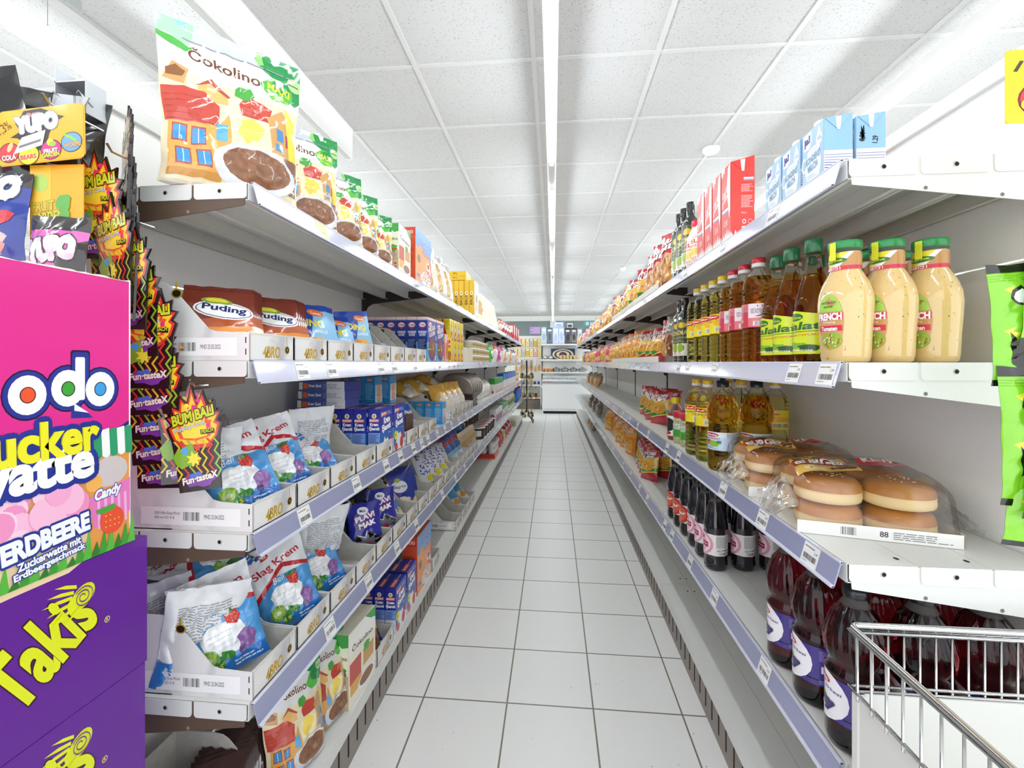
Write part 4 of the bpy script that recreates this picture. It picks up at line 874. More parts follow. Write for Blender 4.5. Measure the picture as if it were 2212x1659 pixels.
# ================================================================ things on the right shelves
R1,R2,R3,R4,R0=1.553,1.200,.850,.500,.1666
AMB=mat('#e9b55c',.03,0,0,1,1,1.2,'amber_oil'); AMB2=mat('#ebc566',.03,0,0,1,1,1.2,'amber_vinegar'); YEL=mat('#f9f0a8',.03,0,0,1,1,1.2,'yellow_oil')
GRP_=mat('#8a1a26',.04,0,.3,1,1,1.33,'dark_red_liquid'); CLR=mat('#f2f2ee',.04,0,0,.92,1,1.1,'clear_plastic'); GRN=mat('#5c6a1e',.05,0,.5,.6,1,1.4,'green_glass')
SYR=mat('#121016',.12,0,1,name='black_syrup'); DKG=mat('#1b2318',.08,0,1,.15,1,1.4,'dark_glass')
CREAM=noisy('herb_speckled_dressing','#dfbf80','#76683a',260,.66,.72,.12,(1,1,.7),coat=1)
def ribbed(r,z0,z1,n,d=.0018):
    o=[]; st=(z1-z0)/n
    for k in range(n): z=z0+k*st; o+=[(r,z),(r,z+st*.45),(r-d,z+st*.6),(r-d,z+st*.85)]
    return o
def bottle(name,prof,liq,fill,cap,label=None,lz=(0,1),span=170,seg=28,rf=None,sx=1,sy=1,glass=CLR,c0=0,labels=(),rough=.3):
    """prof: (radius, height) list; liquid colour below fill; cap: list of (material, profile)"""
    t=empty(name); g=G()
    lo=[p for p in prof if p[1]<=fill]; f=interp(prof); lo.append((f(fill),fill)); hi=[(f(fill),fill)]+[p for p in prof if p[1]>fill]
    g.lathe(lo,liq,seg,rf,sx,sy); 
    if len(hi)>1: g.lathe(hi,glass,seg,rf,sx,sy,cap=False)
    g.build('bottle_body',t)
    for k,(m,p) in enumerate(cap):
        g=G(); g.lathe(p,m,22,lambda th,z:1+.018*(1 if int(th*22/pi)%2 else 0)); g.build('cap' if k==0 else 'cap_ring',t)
    for k,(a,z0,z1,sp,cc) in enumerate([(label,lz[0],lz[1],span,c0)] if label else []): 
        g=G(); wrap(g,a,f,z0,z1,sp,rf,sx,sy,c0=cc,rough=rough); g.build('label',t)
    for (a,z0,z1,sp,cc) in labels:
        g=G(); wrap(g,a,f,z0,z1,sp,rf,sx,sy,c0=cc,rough=rough); g.build('label',t)
    return t
def capm(h,n='cap'): return mat(h,.3,0,.4)
def put_R(p,x,y,z,lab,cat,grp=None,rz=-90,**k): return put(p,x,y,z,lab,cat,grp,R(rz),**k)
# ---- salad dressing
nk=Art(); nk.rect(0,0,100,100,'#e8dc2c'); nk.poly([(52,100),(100,100),(100,22),(20,22)],'#f5f0ea'); nk.poly([(62,100),(100,100),(100,22),(36,22)],'#bf8d55'); nk.rect(0,0,100,22,'#cf2a4c'); nk.text('FRENCH',4,4,34,14,'#ffffff',0,.04); nk.ell(26,56,24,17,'#2f7a34'); nk.blob(24,68,9,12,'#2f7a34',9,.3); nk.text('Kühne',10,49,32,14,'#e8e04a',6,.02)
fl=Art(); fl.ell(50,50,49,49,'#c99a62'); fl.poly([(6,68),(14,84),(32,96),(50,99),(68,96),(86,84),(94,68)],'#a5cf5a'); fl.text('NATÜRLICH',24,82,52,5,'#3d5a24'); fl.text('OHNE',34,75,32,4,'#3d5a24')
fl.rect(4,54,96,66,'#d23347'); fl.text('FRENCH',8,54,84,11,'#ffffff',0,.05); fl.text('Dressing',28,47,44,5,'#f3eadb'); fl.rect(6,34,94,44,'#d23347'); fl.text('Tomaten',18,35,60,7,'#ffffff',0,.03); fl.ell(56,18,38,15,'#8fb33c')
r=random.Random(2)
for k in range(46): q=r.uniform(0,6.28); d=math.sqrt(r.random()); fl.ell(56+32*d*cos(q),17+11*d*sin(q),3,1.6,r.choice(('#c8302c','#e8b93a','#5f9a2e','#e57a28','#f0e6d0','#a5c84a')),n=6,rot=r.uniform(0,90))
bl=Art(); 
GLC=capm('#1e8a45')
dp=[(.030,0),(.0345,.003),(.0365,.012),(.038,.05),(.040,.085),(.041,.11),(.0395,.128),(.035,.145),(.0285,.16),(.0235,.170),(.0225,.175),(.0228,.2),(.022,.206),(.0245,.208),(.0245,.212)]
DR=bottle('dressing_bottle',dp,CREAM,.205,[(GLC,[(.0262,.2115),(.0272,.213),(.0272,.224),(.0262,.2262),(.018,.2268)])],fl,(.022,.128),66,34,sx=1.18,sy=.93,labels=[(nk,.172,.2035,200,42)])
g=G(); g.box(-.006,-.0285,.19,.006,-.0278,.223,mat('#dfe03a',.3)); g.build('seal_strip',DR)
for i,(x,y) in enumerate(((.548,.905),(.622,.905),(.697,.905),(.640,1.0),(.715,1.005))):
    put_R(DR,x,y,R2,'creamy salad dressing bottle with green lid, %s'%['first from the aisle in the front row','second from the aisle in the front row','third from the aisle in the front row','first in the row behind','second in the row behind'][i],'dressing bottle','creamy dressing bottles',-72 if i<3 else -75)
# ---- salad seasoning bottles
sl=Art(); sl.poly([(0,0),(100,0),(100,84),(80,86),(55,92),(30,99),(10,100),(0,98)],'#d3e02a'); sl.text('Salata',8,54,74,17,'#2e6b34',2,.03,shear=.15); sl.poly([(10,49),(72,51),(72,52.5),(10,50.5)],'#2e6b34'); sl.text('SALATWÜRZE',14,40,60,5,'#d8622c',2,.02); sl.ell(30,84,15,9,'#2f7a34'); sl.text('Kühne',20,80,22,6,'#d7e04a'); sl.ell(82,36,15,15,'#eef4d8'); sl.ell(82,36,13.5,13.5,'#cfe08a'); sl.ell(82,36,10,10,'#eef4d8'); sl.text('1722',75,33,14,6,'#3c5a32'); sl.text('seit',78,41,8,3,'#3c5a32'); sl.blob(30,20,16,8,'#7fb83a',12,.3,2); sl.blob(14,26,9,6,'#e0682e',10,.3,4); sl.blob(52,14,16,6,'#2f5a2a',12,.3,5); sl.text('feinwürzig',18,6,40,5,'#ffffff')
sp=[(.031,0),(.0355,.004),(.0372,.012),(.0375,.1),(.036,.125),(.031,.15),(.0245,.175),(.0175,.2),(.0142,.22),(.0135,.238),(.0145,.24)]
SB_=bottle('seasoning_bottle',sp,mat('#dba94e',.03,0,0,1,1,1.2,'amber_seasoning'),.19,[(capm('#1c6b40'),[(.0165,.236),(.0172,.238),(.0175,.262),(.0165,.265),(.004,.2652)])],sl,(.018,.112),210,28,c0=18,glass=mat('#e8eadf',.03,0,0,1,1,1.12,'glass_neck'))
for i,(x,y) in enumerate(((.56,1.03),(.555,1.11),(.562,1.19),(.65,1.10),(.655,1.19),(.74,1.13))): put_R(SB_,x,y,R2,'amber salad seasoning bottle with green cap, %s'%['nearest at the front','second at the front','third at the front','first behind','second behind','rearmost'][i],'seasoning bottle','amber seasoning bottles',-65)
# ---- ribbed plastic bottles
pp=[(.030,0),(.036,.003),(.0395,.012)]+ribbed(.0398,.016,.09,5)+[(.0392,.091),(.0392,.155)]+ribbed(.0398,.157,.205,4,.0022)+[(.0385,.207),(.0345,.222),(.026,.236),(.0165,.246),(.0135,.249),(.0135,.256)]
al=Art(); al.rect(0,0,100,100,'#eddde0'); al.rect(0,0,52,100,'#c9405a'); al.rect(0,66,52,100,'#d96b80'); al.poly([(52,0),(100,0),(100,40),(52,40)],'#e07a7e'); al.text('1 Liter',66,86,26,7,'#333333'); al.lines(56,60,98,82,4,'#7a6670'); al.poly([(62,46),(78,60),(94,46),(88,46),(78,54),(68,46)],'#5b4a9a'); al.text('ayvaz',6,72,44,12,'#7d9a3c',2,.03); al.blob(24,18,20,11,'#a81f38',14,.2,3); al.blob(16,34,16,6,'#2f7a45',10,.3); al.ell(36,26,9,7,'#e08a3c'); al.ell(12,14,8,7,'#3a2430'); al.rect(60,8,96,26,'#f4ecec'); al.bars(62,9,95,25,'#444444'); al.rect(0,0,100,3,'#c9405a')
OA=bottle('vinegar_bottle',pp,AMB,.228,[(capm('#c92036'),[(.0158,.264),(.0162,.265),(.016,.2775),(.015,.279),(.003,.2792)]),(capm('#f0efec'),[(.0155,.254),(.0165,.255),(.0165,.264),(.0155,.2645)])],al,(.092,.154),230,28,c0=25)
for i,(x,y) in enumerate(((.547,1.262),(.547,1.352),(.547,1.43),(.64,1.265),(.64,1.355))): put_R(OA,x,y,R2,'ribbed amber vinegar bottle with red cap, %s'%['nearest at the front','second at the front','third at the front','nearer one behind','farther one behind'][i],'vinegar bottle','amber bottles with red caps')
yl_=Art(); yl_.rect(0,0,100,100,'#efdc2a'); yl_.rect(0,40,46,100,'#f2e97a'); yl_.ell(40,84,36,13,'#d3302c'); yl_.text('Kaynar',14,79,52,11,'#ffffff',0,.03); yl_.text('Ayçiçek',16,52,54,18,'#4f6a2c',4,0,shear=.2); yl_.ell(22,26,14,12,'#f0a81e'); yl_.star(22,26,18,16,14,'#f0b41e',.6); yl_.ell(22,26,6,6,'#5a3218'); yl_.rect(60,10,94,36,'#f5f0d0'); yl_.bars(62,12,92,32,'#555555'); yl_.poly([(50,70),(100,60),(100,40),(60,44)],'#f2b52a')
YO=bottle('oil_bottle',pp,YEL,.226,[(capm('#efc51e'),[(.0158,.264),(.0162,.265),(.016,.2775),(.015,.279),(.003,.2792)]),(capm('#f0efec'),[(.0155,.254),(.0165,.255),(.0165,.264),(.0155,.2645)])],yl_,(.092,.154),230,28,c0=10)
for i,(x,y) in enumerate(((.547,1.515),(.547,1.6),(.547,1.685),(.547,1.77),(.64,1.55),(.64,1.68))): put_R(YO,x,y,R2,'yellow sunflower oil bottle on the second right shelf, %s'%['nearest at the front','second at the front','third at the front','fourth at the front','nearer one behind','farther one behind'][i],'oil bottle','sunflower oil bottles on the second shelf')
YO2=bottle('oil_bottle',[(r_*1.06,z*1.03) for r_,z in pp],YEL,.234,[(capm('#efc51e'),[(.0178,.272),(.0182,.273),(.018,.286),(.017,.2875),(.003,.288)]),(capm('#f0efec'),[(.0175,.262),(.0185,.263),(.0185,.272),(.0175,.2725)])],yl_,(.125,.19),230,28,c0=30)
for i,(x,y) in enumerate(((.552,1.675),(.548,1.785),(.66,1.66),(.655,1.775),(.755,1.62),(.67,1.545+.0),)): 
    if i==5: x,y=.755,1.735
    put_R(YO2,x,y,R3,'big sunflower oil bottle with yellow cap on the third right shelf, %s'%['nearer at the edge','farther at the edge','nearer in the middle','farther in the middle','nearer at the back','farther at the back'][i],'oil bottle','sunflower oil bottles on the third shelf')
# ---- dark oil bottles
sq=lambda th,z: 1/max(abs(cos(th)),abs(sin(th)))**.62
dpf=[(.026,0),(.029,.003),(.0295,.01),(.0295,.2),(.027,.212),(.017,.224),(.0135,.235),(.0135,.27)]
dl=Art(); dl.rect(0,0,100,100,'#46523f'); dl.rect(0,0,100,34,'#eceadd'); dl.ell(60,84,26,8,'#e2b93a'); dl.text('SIZMA',10,58,80,12,'#cdbf74',0,.03); dl.text('ZEYTİNYAĞI',10,48,80,6,'#cdbf74'); dl.lines(20,38,80,46,2,'#a8a070'); dl.ell(50,22,26,12,'#8fae2c'); dl.text('1L',40,4,20,8,'#b83a5a')
DO=bottle('olive_oil_bottle',dpf,DKG,.2,[(capm('#15150f'),[(.0155,.255),(.016,.257),(.016,.285),(.015,.287),(.003,.2872)])],dl,(.03,.19),150,28,sq,c0=20,glass=DKG)
for i,(x,y) in enumerate(((.548,1.865),(.545,1.94),(.545,2.01),(.62,1.88))): put_R(DO,x,y,R1,'tall dark olive oil bottle on the top right shelf, %s'%['nearest at the front','second at the front','third at the front','one behind'][i],'olive oil bottle','dark oil bottles on the top shelf',-80)
for i,(x,y) in enumerate(((.545,1.93),(.548,2.01),(.62,1.95))): put_R(DO,x,y,R2,'tall dark olive oil bottle on the second right shelf, %s'%['nearer at the front','farther at the front','one behind'][i],'olive oil bottle','dark oil bottles on the second shelf',-80,sc=.93)
# white lemon bottles
kl=Art(); kl.rect(0,0,100,100,'#f3efe6'); kl.rect(2,2,98,98,'#d33a3a'); kl.rect(5,4,95,96,'#f4efe2'); kl.text('KELA',12,74,76,16,'#c9402c',0,.03); kl.text('LIMAK',16,58,50,10,'#c9803c',0,.02); kl.rect(10,24,90,54,'#f0d76a'); kl.ell(34,38,16,14,'#e8c84a'); kl.ell(70,40,14,13,'#e3bf62'); kl.text('ARD',20,8,40,10,'#c9402c')
KP=[(.028,0),(.032,.004),(.033,.02),(.033,.1),(.03,.12),(.02,.145),(.0125,.158),(.0125,.17)]
KE=bottle('lemon_bottle',KP,mat('#eceae6',.25,0,.4),.165,[(capm('#d2223c'),[(.013,.165),(.0138,.167),(.0125,.192),(.003,.193)])],kl,(.018,.108),180,24,c0=25)
for i,(x,y) in enumerate(((.543,1.72),(.543,1.79))): put_R(KE,x,y,R1,'white bottle with red cap and lemon label on the top right shelf, %s'%['nearer','farther'][i],'bottle','white lemon bottles')
# ---- milk cartons
def brick(name,W,D,H,base,front,side,capc='#f2f2f0'):
    t=empty(name); g=G(); m=mat(base,.3,0,.4)
    # slanting gable top
    v=[(-W/2,-D/2,0),(W/2,-D/2,0),(W/2,D/2,0),(-W/2,D/2,0),(-W/2,-D/2,H*.93),(W/2,-D/2,H*.93),(W/2,D/2,H),(-W/2,D/2,H)]
    g.add(v,[(3,2,1,0),(4,5,6,7),(0,1,5,4),(1,2,6,5),(2,3,7,6),(3,0,4,7)],m)
    lay(g,front,flat((-W/2,-D/2,0),(W,0,0),(0,0,H*.93),(0,-1,0)),rough=.3,coat=.5)
    sd=Art(); sd.ops=list(side.ops)
    lay(g,sd,flat((W/2,-D/2,0),(0,D,0),(0,0,H*.93),(1,0,0)),rough=.3,coat=.5)
    for s_ in (1,): # folded ear
        x=s_*(W/2+.0012); g.add([(x,-D/2+.002,H*.93),(x,D/2-.002,H*.99),(x,0,H*.93-D*.42)],[(0,2,1)],mat(base,.25,0,.5)); g.add([(x+.0002,-D*.1,H*.95),(x+.0002,D*.1,H*.96),(x+.0002,D*.06,H*.93-D*.42),(x+.0002,-D*.05,H*.93-D*.42)],[(0,3,2,1)],mat('#dfe6ea',.3,0,.5))
    g.build('carton',t)
    if capc: g=G(); g.lathe([(.012,0),(.013,.002),(.013,.008),(.011,.0105)],mat(capc,.3),18,c=(0,-D*.18,H*.945)); g.build('cap',t)
    return t
ja=Art(); ja.rect(0,0,100,100,'#a9cae4'); ja.poly([(4,96),(44,98),(46,78),(34,68),(6,70)],'#f2f5f8'); ja.text('ja!',12,74,26,16,'#3a2f86',4,.05); ja.poly([(80,96),(66,76),(68,66),(80,62),(92,66),(94,76)],'#eef4f8'); ja.text('4%',71,70,20,8,'#9fbfd6')
ja.ell(52,34,38,32,'#eef3f6'); ja.ell(56,60,30,7,'#f8fafb'); ja.ell(56,60,24,4.5,'#dfe4e6'); ja.ell(10,44,12,14,'#e6eef4'); ja.ell(10,44,7,9,'#a9cae4'); ja.text('KONDENS',20,40,64,11,'#7ba6c6',4,.03); ja.text('MILCH',30,26,44,11,'#7ba6c6',4,.03); ja.lines(26,14,76,22,3,'#b9cfde')
for k,c in enumerate(('#3f9a4a','#a8cc3a','#ecd62c','#e8902c','#d8482c')): ja.rect(4+k*4.4,4,8+k*4.4,9,c)
def jside(pr):
    a=Art(); a.rect(0,0,100,100,'#8db9dd'); a.rect(0,0,100,44,'#dfe6ee')
    for k in range(9): a.rect(2,3+k*4.4,98,3+k*4.4+(.8 if k>5 else 1.9-.15*k),'#4a4ea0')
    a.rect(0,42,100,46,'#eef2f6')
    if pr:
        a.text('0,99',30,58,30,10,'#16120f',84,.05,asp=.5); a.text('1.29',72,54,24,9,'#16120f',84,.03,asp=.5); a.zig([(18,60),(24,64),(20,70),(28,74),(22,80),(26,84)],3,'#16120f'); a.zig([(16,84),(28,66),(18,58)],3,'#16120f')
    return a
JM=brick('milk_carton',.073,.052,.122,'#8db9dd',ja,jside(False)); JM2=brick('milk_carton',.073,.052,.122,'#8db9dd',ja,jside(True))
put_R(JM,.541,.950,R1,'light blue condensed milk carton at the aisle edge, nearest of the row','milk carton','light blue milk cartons')
put_R(JM2,.598,.948,R1,'light blue milk carton with black handwritten price on its side','milk carton','light blue milk cartons')
put_R(JM,.541,1.032,R1,'light blue condensed milk carton at the aisle edge, middle of the row','milk carton','light blue milk cartons')
put_R(JM,.541,1.112,R1,'light blue condensed milk carton at the aisle edge, beside the gap before the red cartons','milk carton','light blue milk cartons')
rf_=Art(); rf_.rect(0,0,100,100,'#e1392f'); rf_.poly([(0,0),(100,0),(100,8),(92,14),(86,8),(80,18),(72,8),(60,20),(52,9),(40,16),(30,7),(20,15),(10,6),(0,12)],'#f3efec'); rf_.text("Let's",14,60,50,8,'#f7ebe8',8,.03,shear=.2); rf_.text('grilloux',10,48,80,10,'#f7ebe8',8,.03,shear=.2); rf_.rect(10,42,80,45,'#e8eef4'); rf_.rect(10,40,80,42,'#7fa6d8'); rf_.text('3,5%',30,22,36,8,'#f7dcd8',0,.02); rf_.poly([(60,70),(74,96),(98,100),(98,40),(86,30)],'#f3efec'); rf_.poly([(0,100),(0,90),(10,94),(16,88),(24,96),(34,92),(40,100)],'#f3efec')
rs=Art(); rs.rect(0,0,100,100,'#e1392f'); rs.poly([(0,0),(60,0),(50,6),(44,3),(36,12),(30,4),(20,14),(12,5),(0,12)],'#f3efec'); rs.ell(50,93,9,3.2,'#f3e2de'); rs.ell(50,93,6,2,'#e1392f'); rs.rect(54,78,96,80,'#f4f4f6'); rs.rect(54,76,96,78,'#7fa6d8'); rs.lines(44,62,94,72,7,'#f2c3bc'); rs.lines(44,42,94,58,9,'#f2c3bc'); rs.lines(44,34,70,37,2,'#f2c3bc'); rs.ell(56,24,8,3,'#f3e2de'); rs.ell(56,24,5,1.8,'#e1392f'); rs.ell(82,24,9,3,'#f3e2de'); rs.ell(82,24,8,2.5,'#e1392f'); rs.rect(46,10,72,18,'#f3e9e6'); rs.text('FSC',50,12,18,4,'#c9382e')
RM=brick('milk_carton',.072,.066,.245,'#e1392f',rf_,rs,None)
for i in range(4): put_R(RM,.545,1.395+.077*i,R1,'red milk carton with white splashes on the top right shelf, %s of four'%ORD[i],'milk carton','red milk cartons')
# ---- snack bags
def snack(name,base,seed,bands,txt,W=.17,H=.22,T=.075,food=('#e0a33c','#c9822a'),tcol='#f5f2ee',food_xy=(50,34,34,22),wr=.006,n=(10,12),top='#b01c2a'):
    a=Art()
    for y0,y1,sl_,c in bands: a.poly([(0,y0),(100,y0+sl_),(100,y1+sl_),(0,y1)],c)
    x,y,rx,ry=food_xy; a.blob(x,y,rx,ry,food[0],16,.2,seed); r=random.Random(seed)
    for k in range(16): q=r.uniform(0,6.28); d=math.sqrt(r.random()); a.ell(x+rx*.8*d*cos(q),y+ry*.8*d*sin(q),rx*.16,ry*.12,r.choice((food[1],'#f1d48a',food[0])),rot=r.uniform(0,180),n=8)
    a.rect(0,95,100,100,top)
    for k,t_ in enumerate(txt): a.text(t_,14,76-k*12,70,9,tcol,6,.045,out='#2a1410',ow=.09)
    return bag(name,W,H,T,base,a,kind='pillow',seed=seed,wr=wr,nu=n[0],nv=n[1],rough=.18,coat=.7,zz=.003)
FLIP=snack('flips_bag','#b81f30',61,[(30,62,16,'#e8b93a'),(28,32,16,'#efd94a'),(18,28,16,'#2f8f36'),(15,18,16,'#efd94a')],['STOBI','FLIPS'],food_xy=(52,46,40,14))
NUTB=snack('nut_bag','#c11f33',62,[(0,26,10,'#8a2418')],['NUTS','MIX'],W=.2,H=.27,T=.085,food=('#c98d4a','#8a5527'),food_xy=(54,34,40,26))
ORB=snack('crisps_bag','#ee8a1e',63,[(60,78,8,'#f4a83a')],['Chio'],food=('#f0b44a','#c8761e'),food_xy=(50,34,42,26),top='#d9761a')
MIXB=snack('crisps_bag','#e7c22f',64,[(0,20,20,'#c5242f'),(20,30,20,'#4c9a35')],['Pom'],food=('#e8a94a','#b8551e'),top='#c5242f')
BRN=snack('nut_bag','#8a7a6c',65,[(60,96,4,'#6d5c50')],['NUTS'],W=.18,H=.22,T=.08,food=('#7a4326','#c8703a'),food_xy=(50,34,40,28),top='#5a4a40')
PNK=snack('crisps_bag','#d9465a',66,[(0,20,10,'#c22f48')],['POP'],food=('#f2dca8','#e0a55a'),food_xy=(50,24,30,14),top='#d9465a')
DBL=snack('crisps_bag','#2c2f6e',67,[],['ZZ'],food=('#e8b93a','#c9822a'),food_xy=(50,24,26,14),top='#2c2f6e')
NV={id(FLIP):'red, yellow and green flips bag',id(NUTB):'big dark red nut mix bag',id(ORB):'orange crisps bag',id(MIXB):'yellow and red crisps bag',id(BRN):'grey-brown nut bag',id(PNK):'pink popcorn bag',id(DBL):'dark blue crisps bag'}
def bagrow(seq,z,where,rz0=-70,fn=None):
    cnt={}; jr=random.Random(len(seq))
    for i,(p,x,y,rz,rx,s) in enumerate(seq):
        nm=NV[id(p)]; cnt[nm]=cnt.get(nm,0)+1
        put_R(p,x,y,z+.001,'%s on the %s, %s of its kind from the camera'%(nm,where,ORD[cnt[nm]-1] if cnt[nm]<=16 else 'last'),'snack bag','snack bags on the %s'%where,rz+(jr.uniform(-9,9) if y>3.4 else 0),rx=R(rx),sc=s*(jr.uniform(.88,1.06) if y>3.4 else 1))
t1=[(NUTB,.575,2.2,-62,-2,1),(NUTB,.70,2.22,-60,-2,.95),(NUTB,.575,2.4,-62,-3,1),(NUTB,.575,2.58,-64,-4,.95)]
t1+=[(FLIP,.57,2.80,-52,-2,1),(FLIP,.60,2.98,-58,-2,1),(ORB,.62,2.90,-58,0,1.12),(FLIP,.57,3.16,-60,-3,1),(MIXB,.57,3.34,-60,-3,.98)]
y=3.55; cyc=[FLIP,FLIP,MIXB,NUTB,ORB,MIXB,ORB,ORB,DBL,ORB,ORB,PNK,MIXB,DBL,ORB,PNK,PNK,DBL,PNK,PNK,DBL,MIXB,MIXB,ORB]
for i,p in enumerate(cyc): t1.append((p,.58,y,-66,-4,1 if i<6 else .97)); y+=.185+.0095*i
bagrow(t1,R1,'top right shelf')
t2=[(BRN,.585,2.16,-60,-4,1),(NUTB,.60,2.36,-62,-5,.82),(FLIP,.59,2.56,-60,-6,.88),(FLIP,.585,2.74,-62,-14,.88),(FLIP,.585,2.94,-62,-8,.92),(ORB,.59,3.16,-62,-6,1),(ORB,.59,3.4,-62,-6,.98),(ORB,.58,3.62,-64,-6,.9)]
y=3.85; cyc=[ORB,MIXB,ORB,ORB,PNK,ORB,MIXB,PNK,PNK,ORB,ORB,MIXB,PNK,ORB,BRN,ORB]
for i,p in enumerate(cyc): t2.append((p,.585,y,-66,-6,.86)); y+=.21+.016*i
bagrow(t2,R2,'second right shelf')
t3=[(FLIP,.60,2.62,-58,-8,.85),(FLIP,.68,2.72,-58,-8,.85),(FLIP,.60,2.78,-60,-8,.85),(FLIP,.62,2.93,-62,-8,.85),(FLIP,.62,3.06,-62,-6,.88),(FLIP,.71,2.9,-60,-6,.85)]
t3+=[(ORB,.57,2.2,-60,-35,.62),(ORB,.68,2.15,-60,-6,.9)]
bagrow(t3,R3,'third right shelf')
t4=[(FLIP,.565,2.75,-60,-8,.84),(FLIP,.575,2.87,-62,-8,.84),(FLIP,.59,3.0,-62,-8,.84),(FLIP,.60,3.12,-64,-8,.84),(FLIP,.67,2.8,-60,-8,.84),(FLIP,.68,2.95,-60,-8,.84),(ORB,.58,3.5,-70,-6,.95),(ORB,.60,3.75,-62,-6,.95),(ORB,.58,3.98,-64,-6,.95),(ORB,.60,4.3,-64,-6,.95),(ORB,.58,4.75,-66,-6,.95)]
bagrow(t4,R4,'fourth right shelf')
TOAST=simple_bag('toast_bag',.14,.2,.1,'#c9995e',[(60,100,'#8d6a42')],71,None,blob=('#e8c58f',40,26,20))
for i in range(5): put_R(TOAST,.59+.05*(i%2),6.3+.34*i,R3+.001,'brown baked snack bag at the far end of the third right shelf, %s of five'%ORD[i],'bag','brown bags at the far end',-75,rx=R(-15))
GREYB=simple_bag('rusk_bag',.13,.19,.08,'#8f8274',[(50,100,'#6d6259')],72,None,blob=('#b8aa98',40,30,24))
for i in range(6): put_R(GREYB,.57+.03*(i%2),5.9+.3*i,R4+.001,'grey striped bag at the far end of the fourth right shelf, %s of six'%ORD[i],'bag','grey bags at the far end',-75,rx=R(-15))
for i in range(3): put_R(GREYB if i!=1 else TOAST,.58,6.9+.4*i,R0+.001,'dark bag lying at the far end of the right base shelf, %s of three'%['nearest','middle','farthest'][i],'bag','dark bags on the base shelf',-80,rx=R(-40))
# ---- apple vinegar
def swirl(n,amp,z0,z1,tw): 
    return lambda th,z: 1+(amp*abs(sin(n*th/2+tw*(z-z0))) if z0<z<z1 else 0)*min(1,max(0,(z-z0)/.02),max(0,(z1-z)/.02))
vp=[(.036,0),(.0435,.004),(.046,.014),(.0462,.02),(.0455,.055),(.0455,.058),(.0465,.061),(.0455,.064),(.0452,.066),(.0452,.128),(.0465,.132),(.0465,.137),(.0425,.142),(.0425,.158),(.0465,.163),(.0468,.178),(.046,.195),(.0415,.215),(.033,.24),(.022,.258),(.0165,.268),(.0165,.276)]
vl=Art(); vl.rect(0,0,100,100,'#c3d9ec'); vl.rect(0,70,100,100,'#dbe8f2'); vl.ell(28,84,16,11,'#c8282f'); vl.text('Alibaba',15,80,26,8,'#ffffff',0,.03); vl.text('Elma Sirkesi',12,60,34,9,'#c0353c',3,.015,shear=.2); vl.ell(22,42,9,14,'#d63a34'); vl.ell(34,36,11,16,'#8cc22c'); vl.blob(44,46,6,8,'#3d8a35',8,.3); vl.lines(12,8,42,20,3,'#4f7fb0'); vl.lines(58,72,96,96,8,'#8a929a'); vl.rect(64,30,92,54,'#eef2f4'); vl.bars(66,32,90,52,'#555555'); vl.text('1000ml',80,8,16,6,'#333333')
capv=[(capm('#14161c'),[(.0185,.27),(.019,.272),(.019,.29),(.009,.2915),(.0085,.3),(.0085,.304),(.003,.3045)])]
AV=bottle('apple_vinegar_bottle',vp,AMB2,.246,capv,vl,(.068,.126),210,72,swirl(12,.09,.17,.262,26),c0=28)
for i,(x,y) in enumerate(((.553,1.535),(.653,1.52))): put_R(AV,x,y,R3,'big apple vinegar bottle with black cap, %s'%['nearer the aisle','nearer the back panel'][i],'vinegar bottle','apple vinegar bottles',-50,sc=1.0)
# ---- grape vinegar
gl=Art(); gl.rect(0,0,100,100,'#3c2c86'); gl.ell(22,50,30,60,'#f1eef2'); gl.rect(0,0,22,100,'#f1eef2'); gl.ell(20,84,14,10,'#c8282f'); gl.text('Alibaba',9,80,22,8,'#ffffff',0,.03); gl.text('Üzüm Sirkesi',6,62,40,9,'#3c3a8a',2,.01,shear=.2); gl.blob(20,42,9,8,'#8cc22c',9,.3)
for gx,gy in ((22,38),(27,38),(32,37),(37,36),(25,32),(30,31),(35,30),(28,25),(33,24),(31,18)): gl.ell(gx,gy,3,5.2,'#3a3268',n=12); gl.ell(gx-.8,gy+1.4,.8,1.4,'#6d66a5',n=8)
gl.lines(58,66,96,94,8,'#9a90cc'); gl.rect(60,34,96,52,'#f0eef2'); gl.bars(62,35,94,51,'#333333'); gl.text('1000ml',72,20,24,7,'#ffffff'); gl.lines(58,6,92,18,3,'#9a90cc')
GV=bottle('grape_vinegar_bottle',vp,GRP_,.256,capv,gl,(.05,.126),235,84,swirl(14,.09,.165,.262,14),c0=16)
gb=[(.553,.885),(.553,1.0),(.553,1.115),(.66,.875),(.66,.99),(.765,.875),(.765,.99),(.66,1.11)]
for i,(x,y) in enumerate(gb): put_R(GV,x,y,R4,'dark red grape vinegar bottle on the fourth right shelf, %s'%['nearest in the aisle row','second in the aisle row','third in the aisle row','nearest in the middle row','second in the middle row','nearest in the back row','second in the back row','third in the middle row'][i],'vinegar bottle','grape vinegar bottles',-62,sc=1.0)
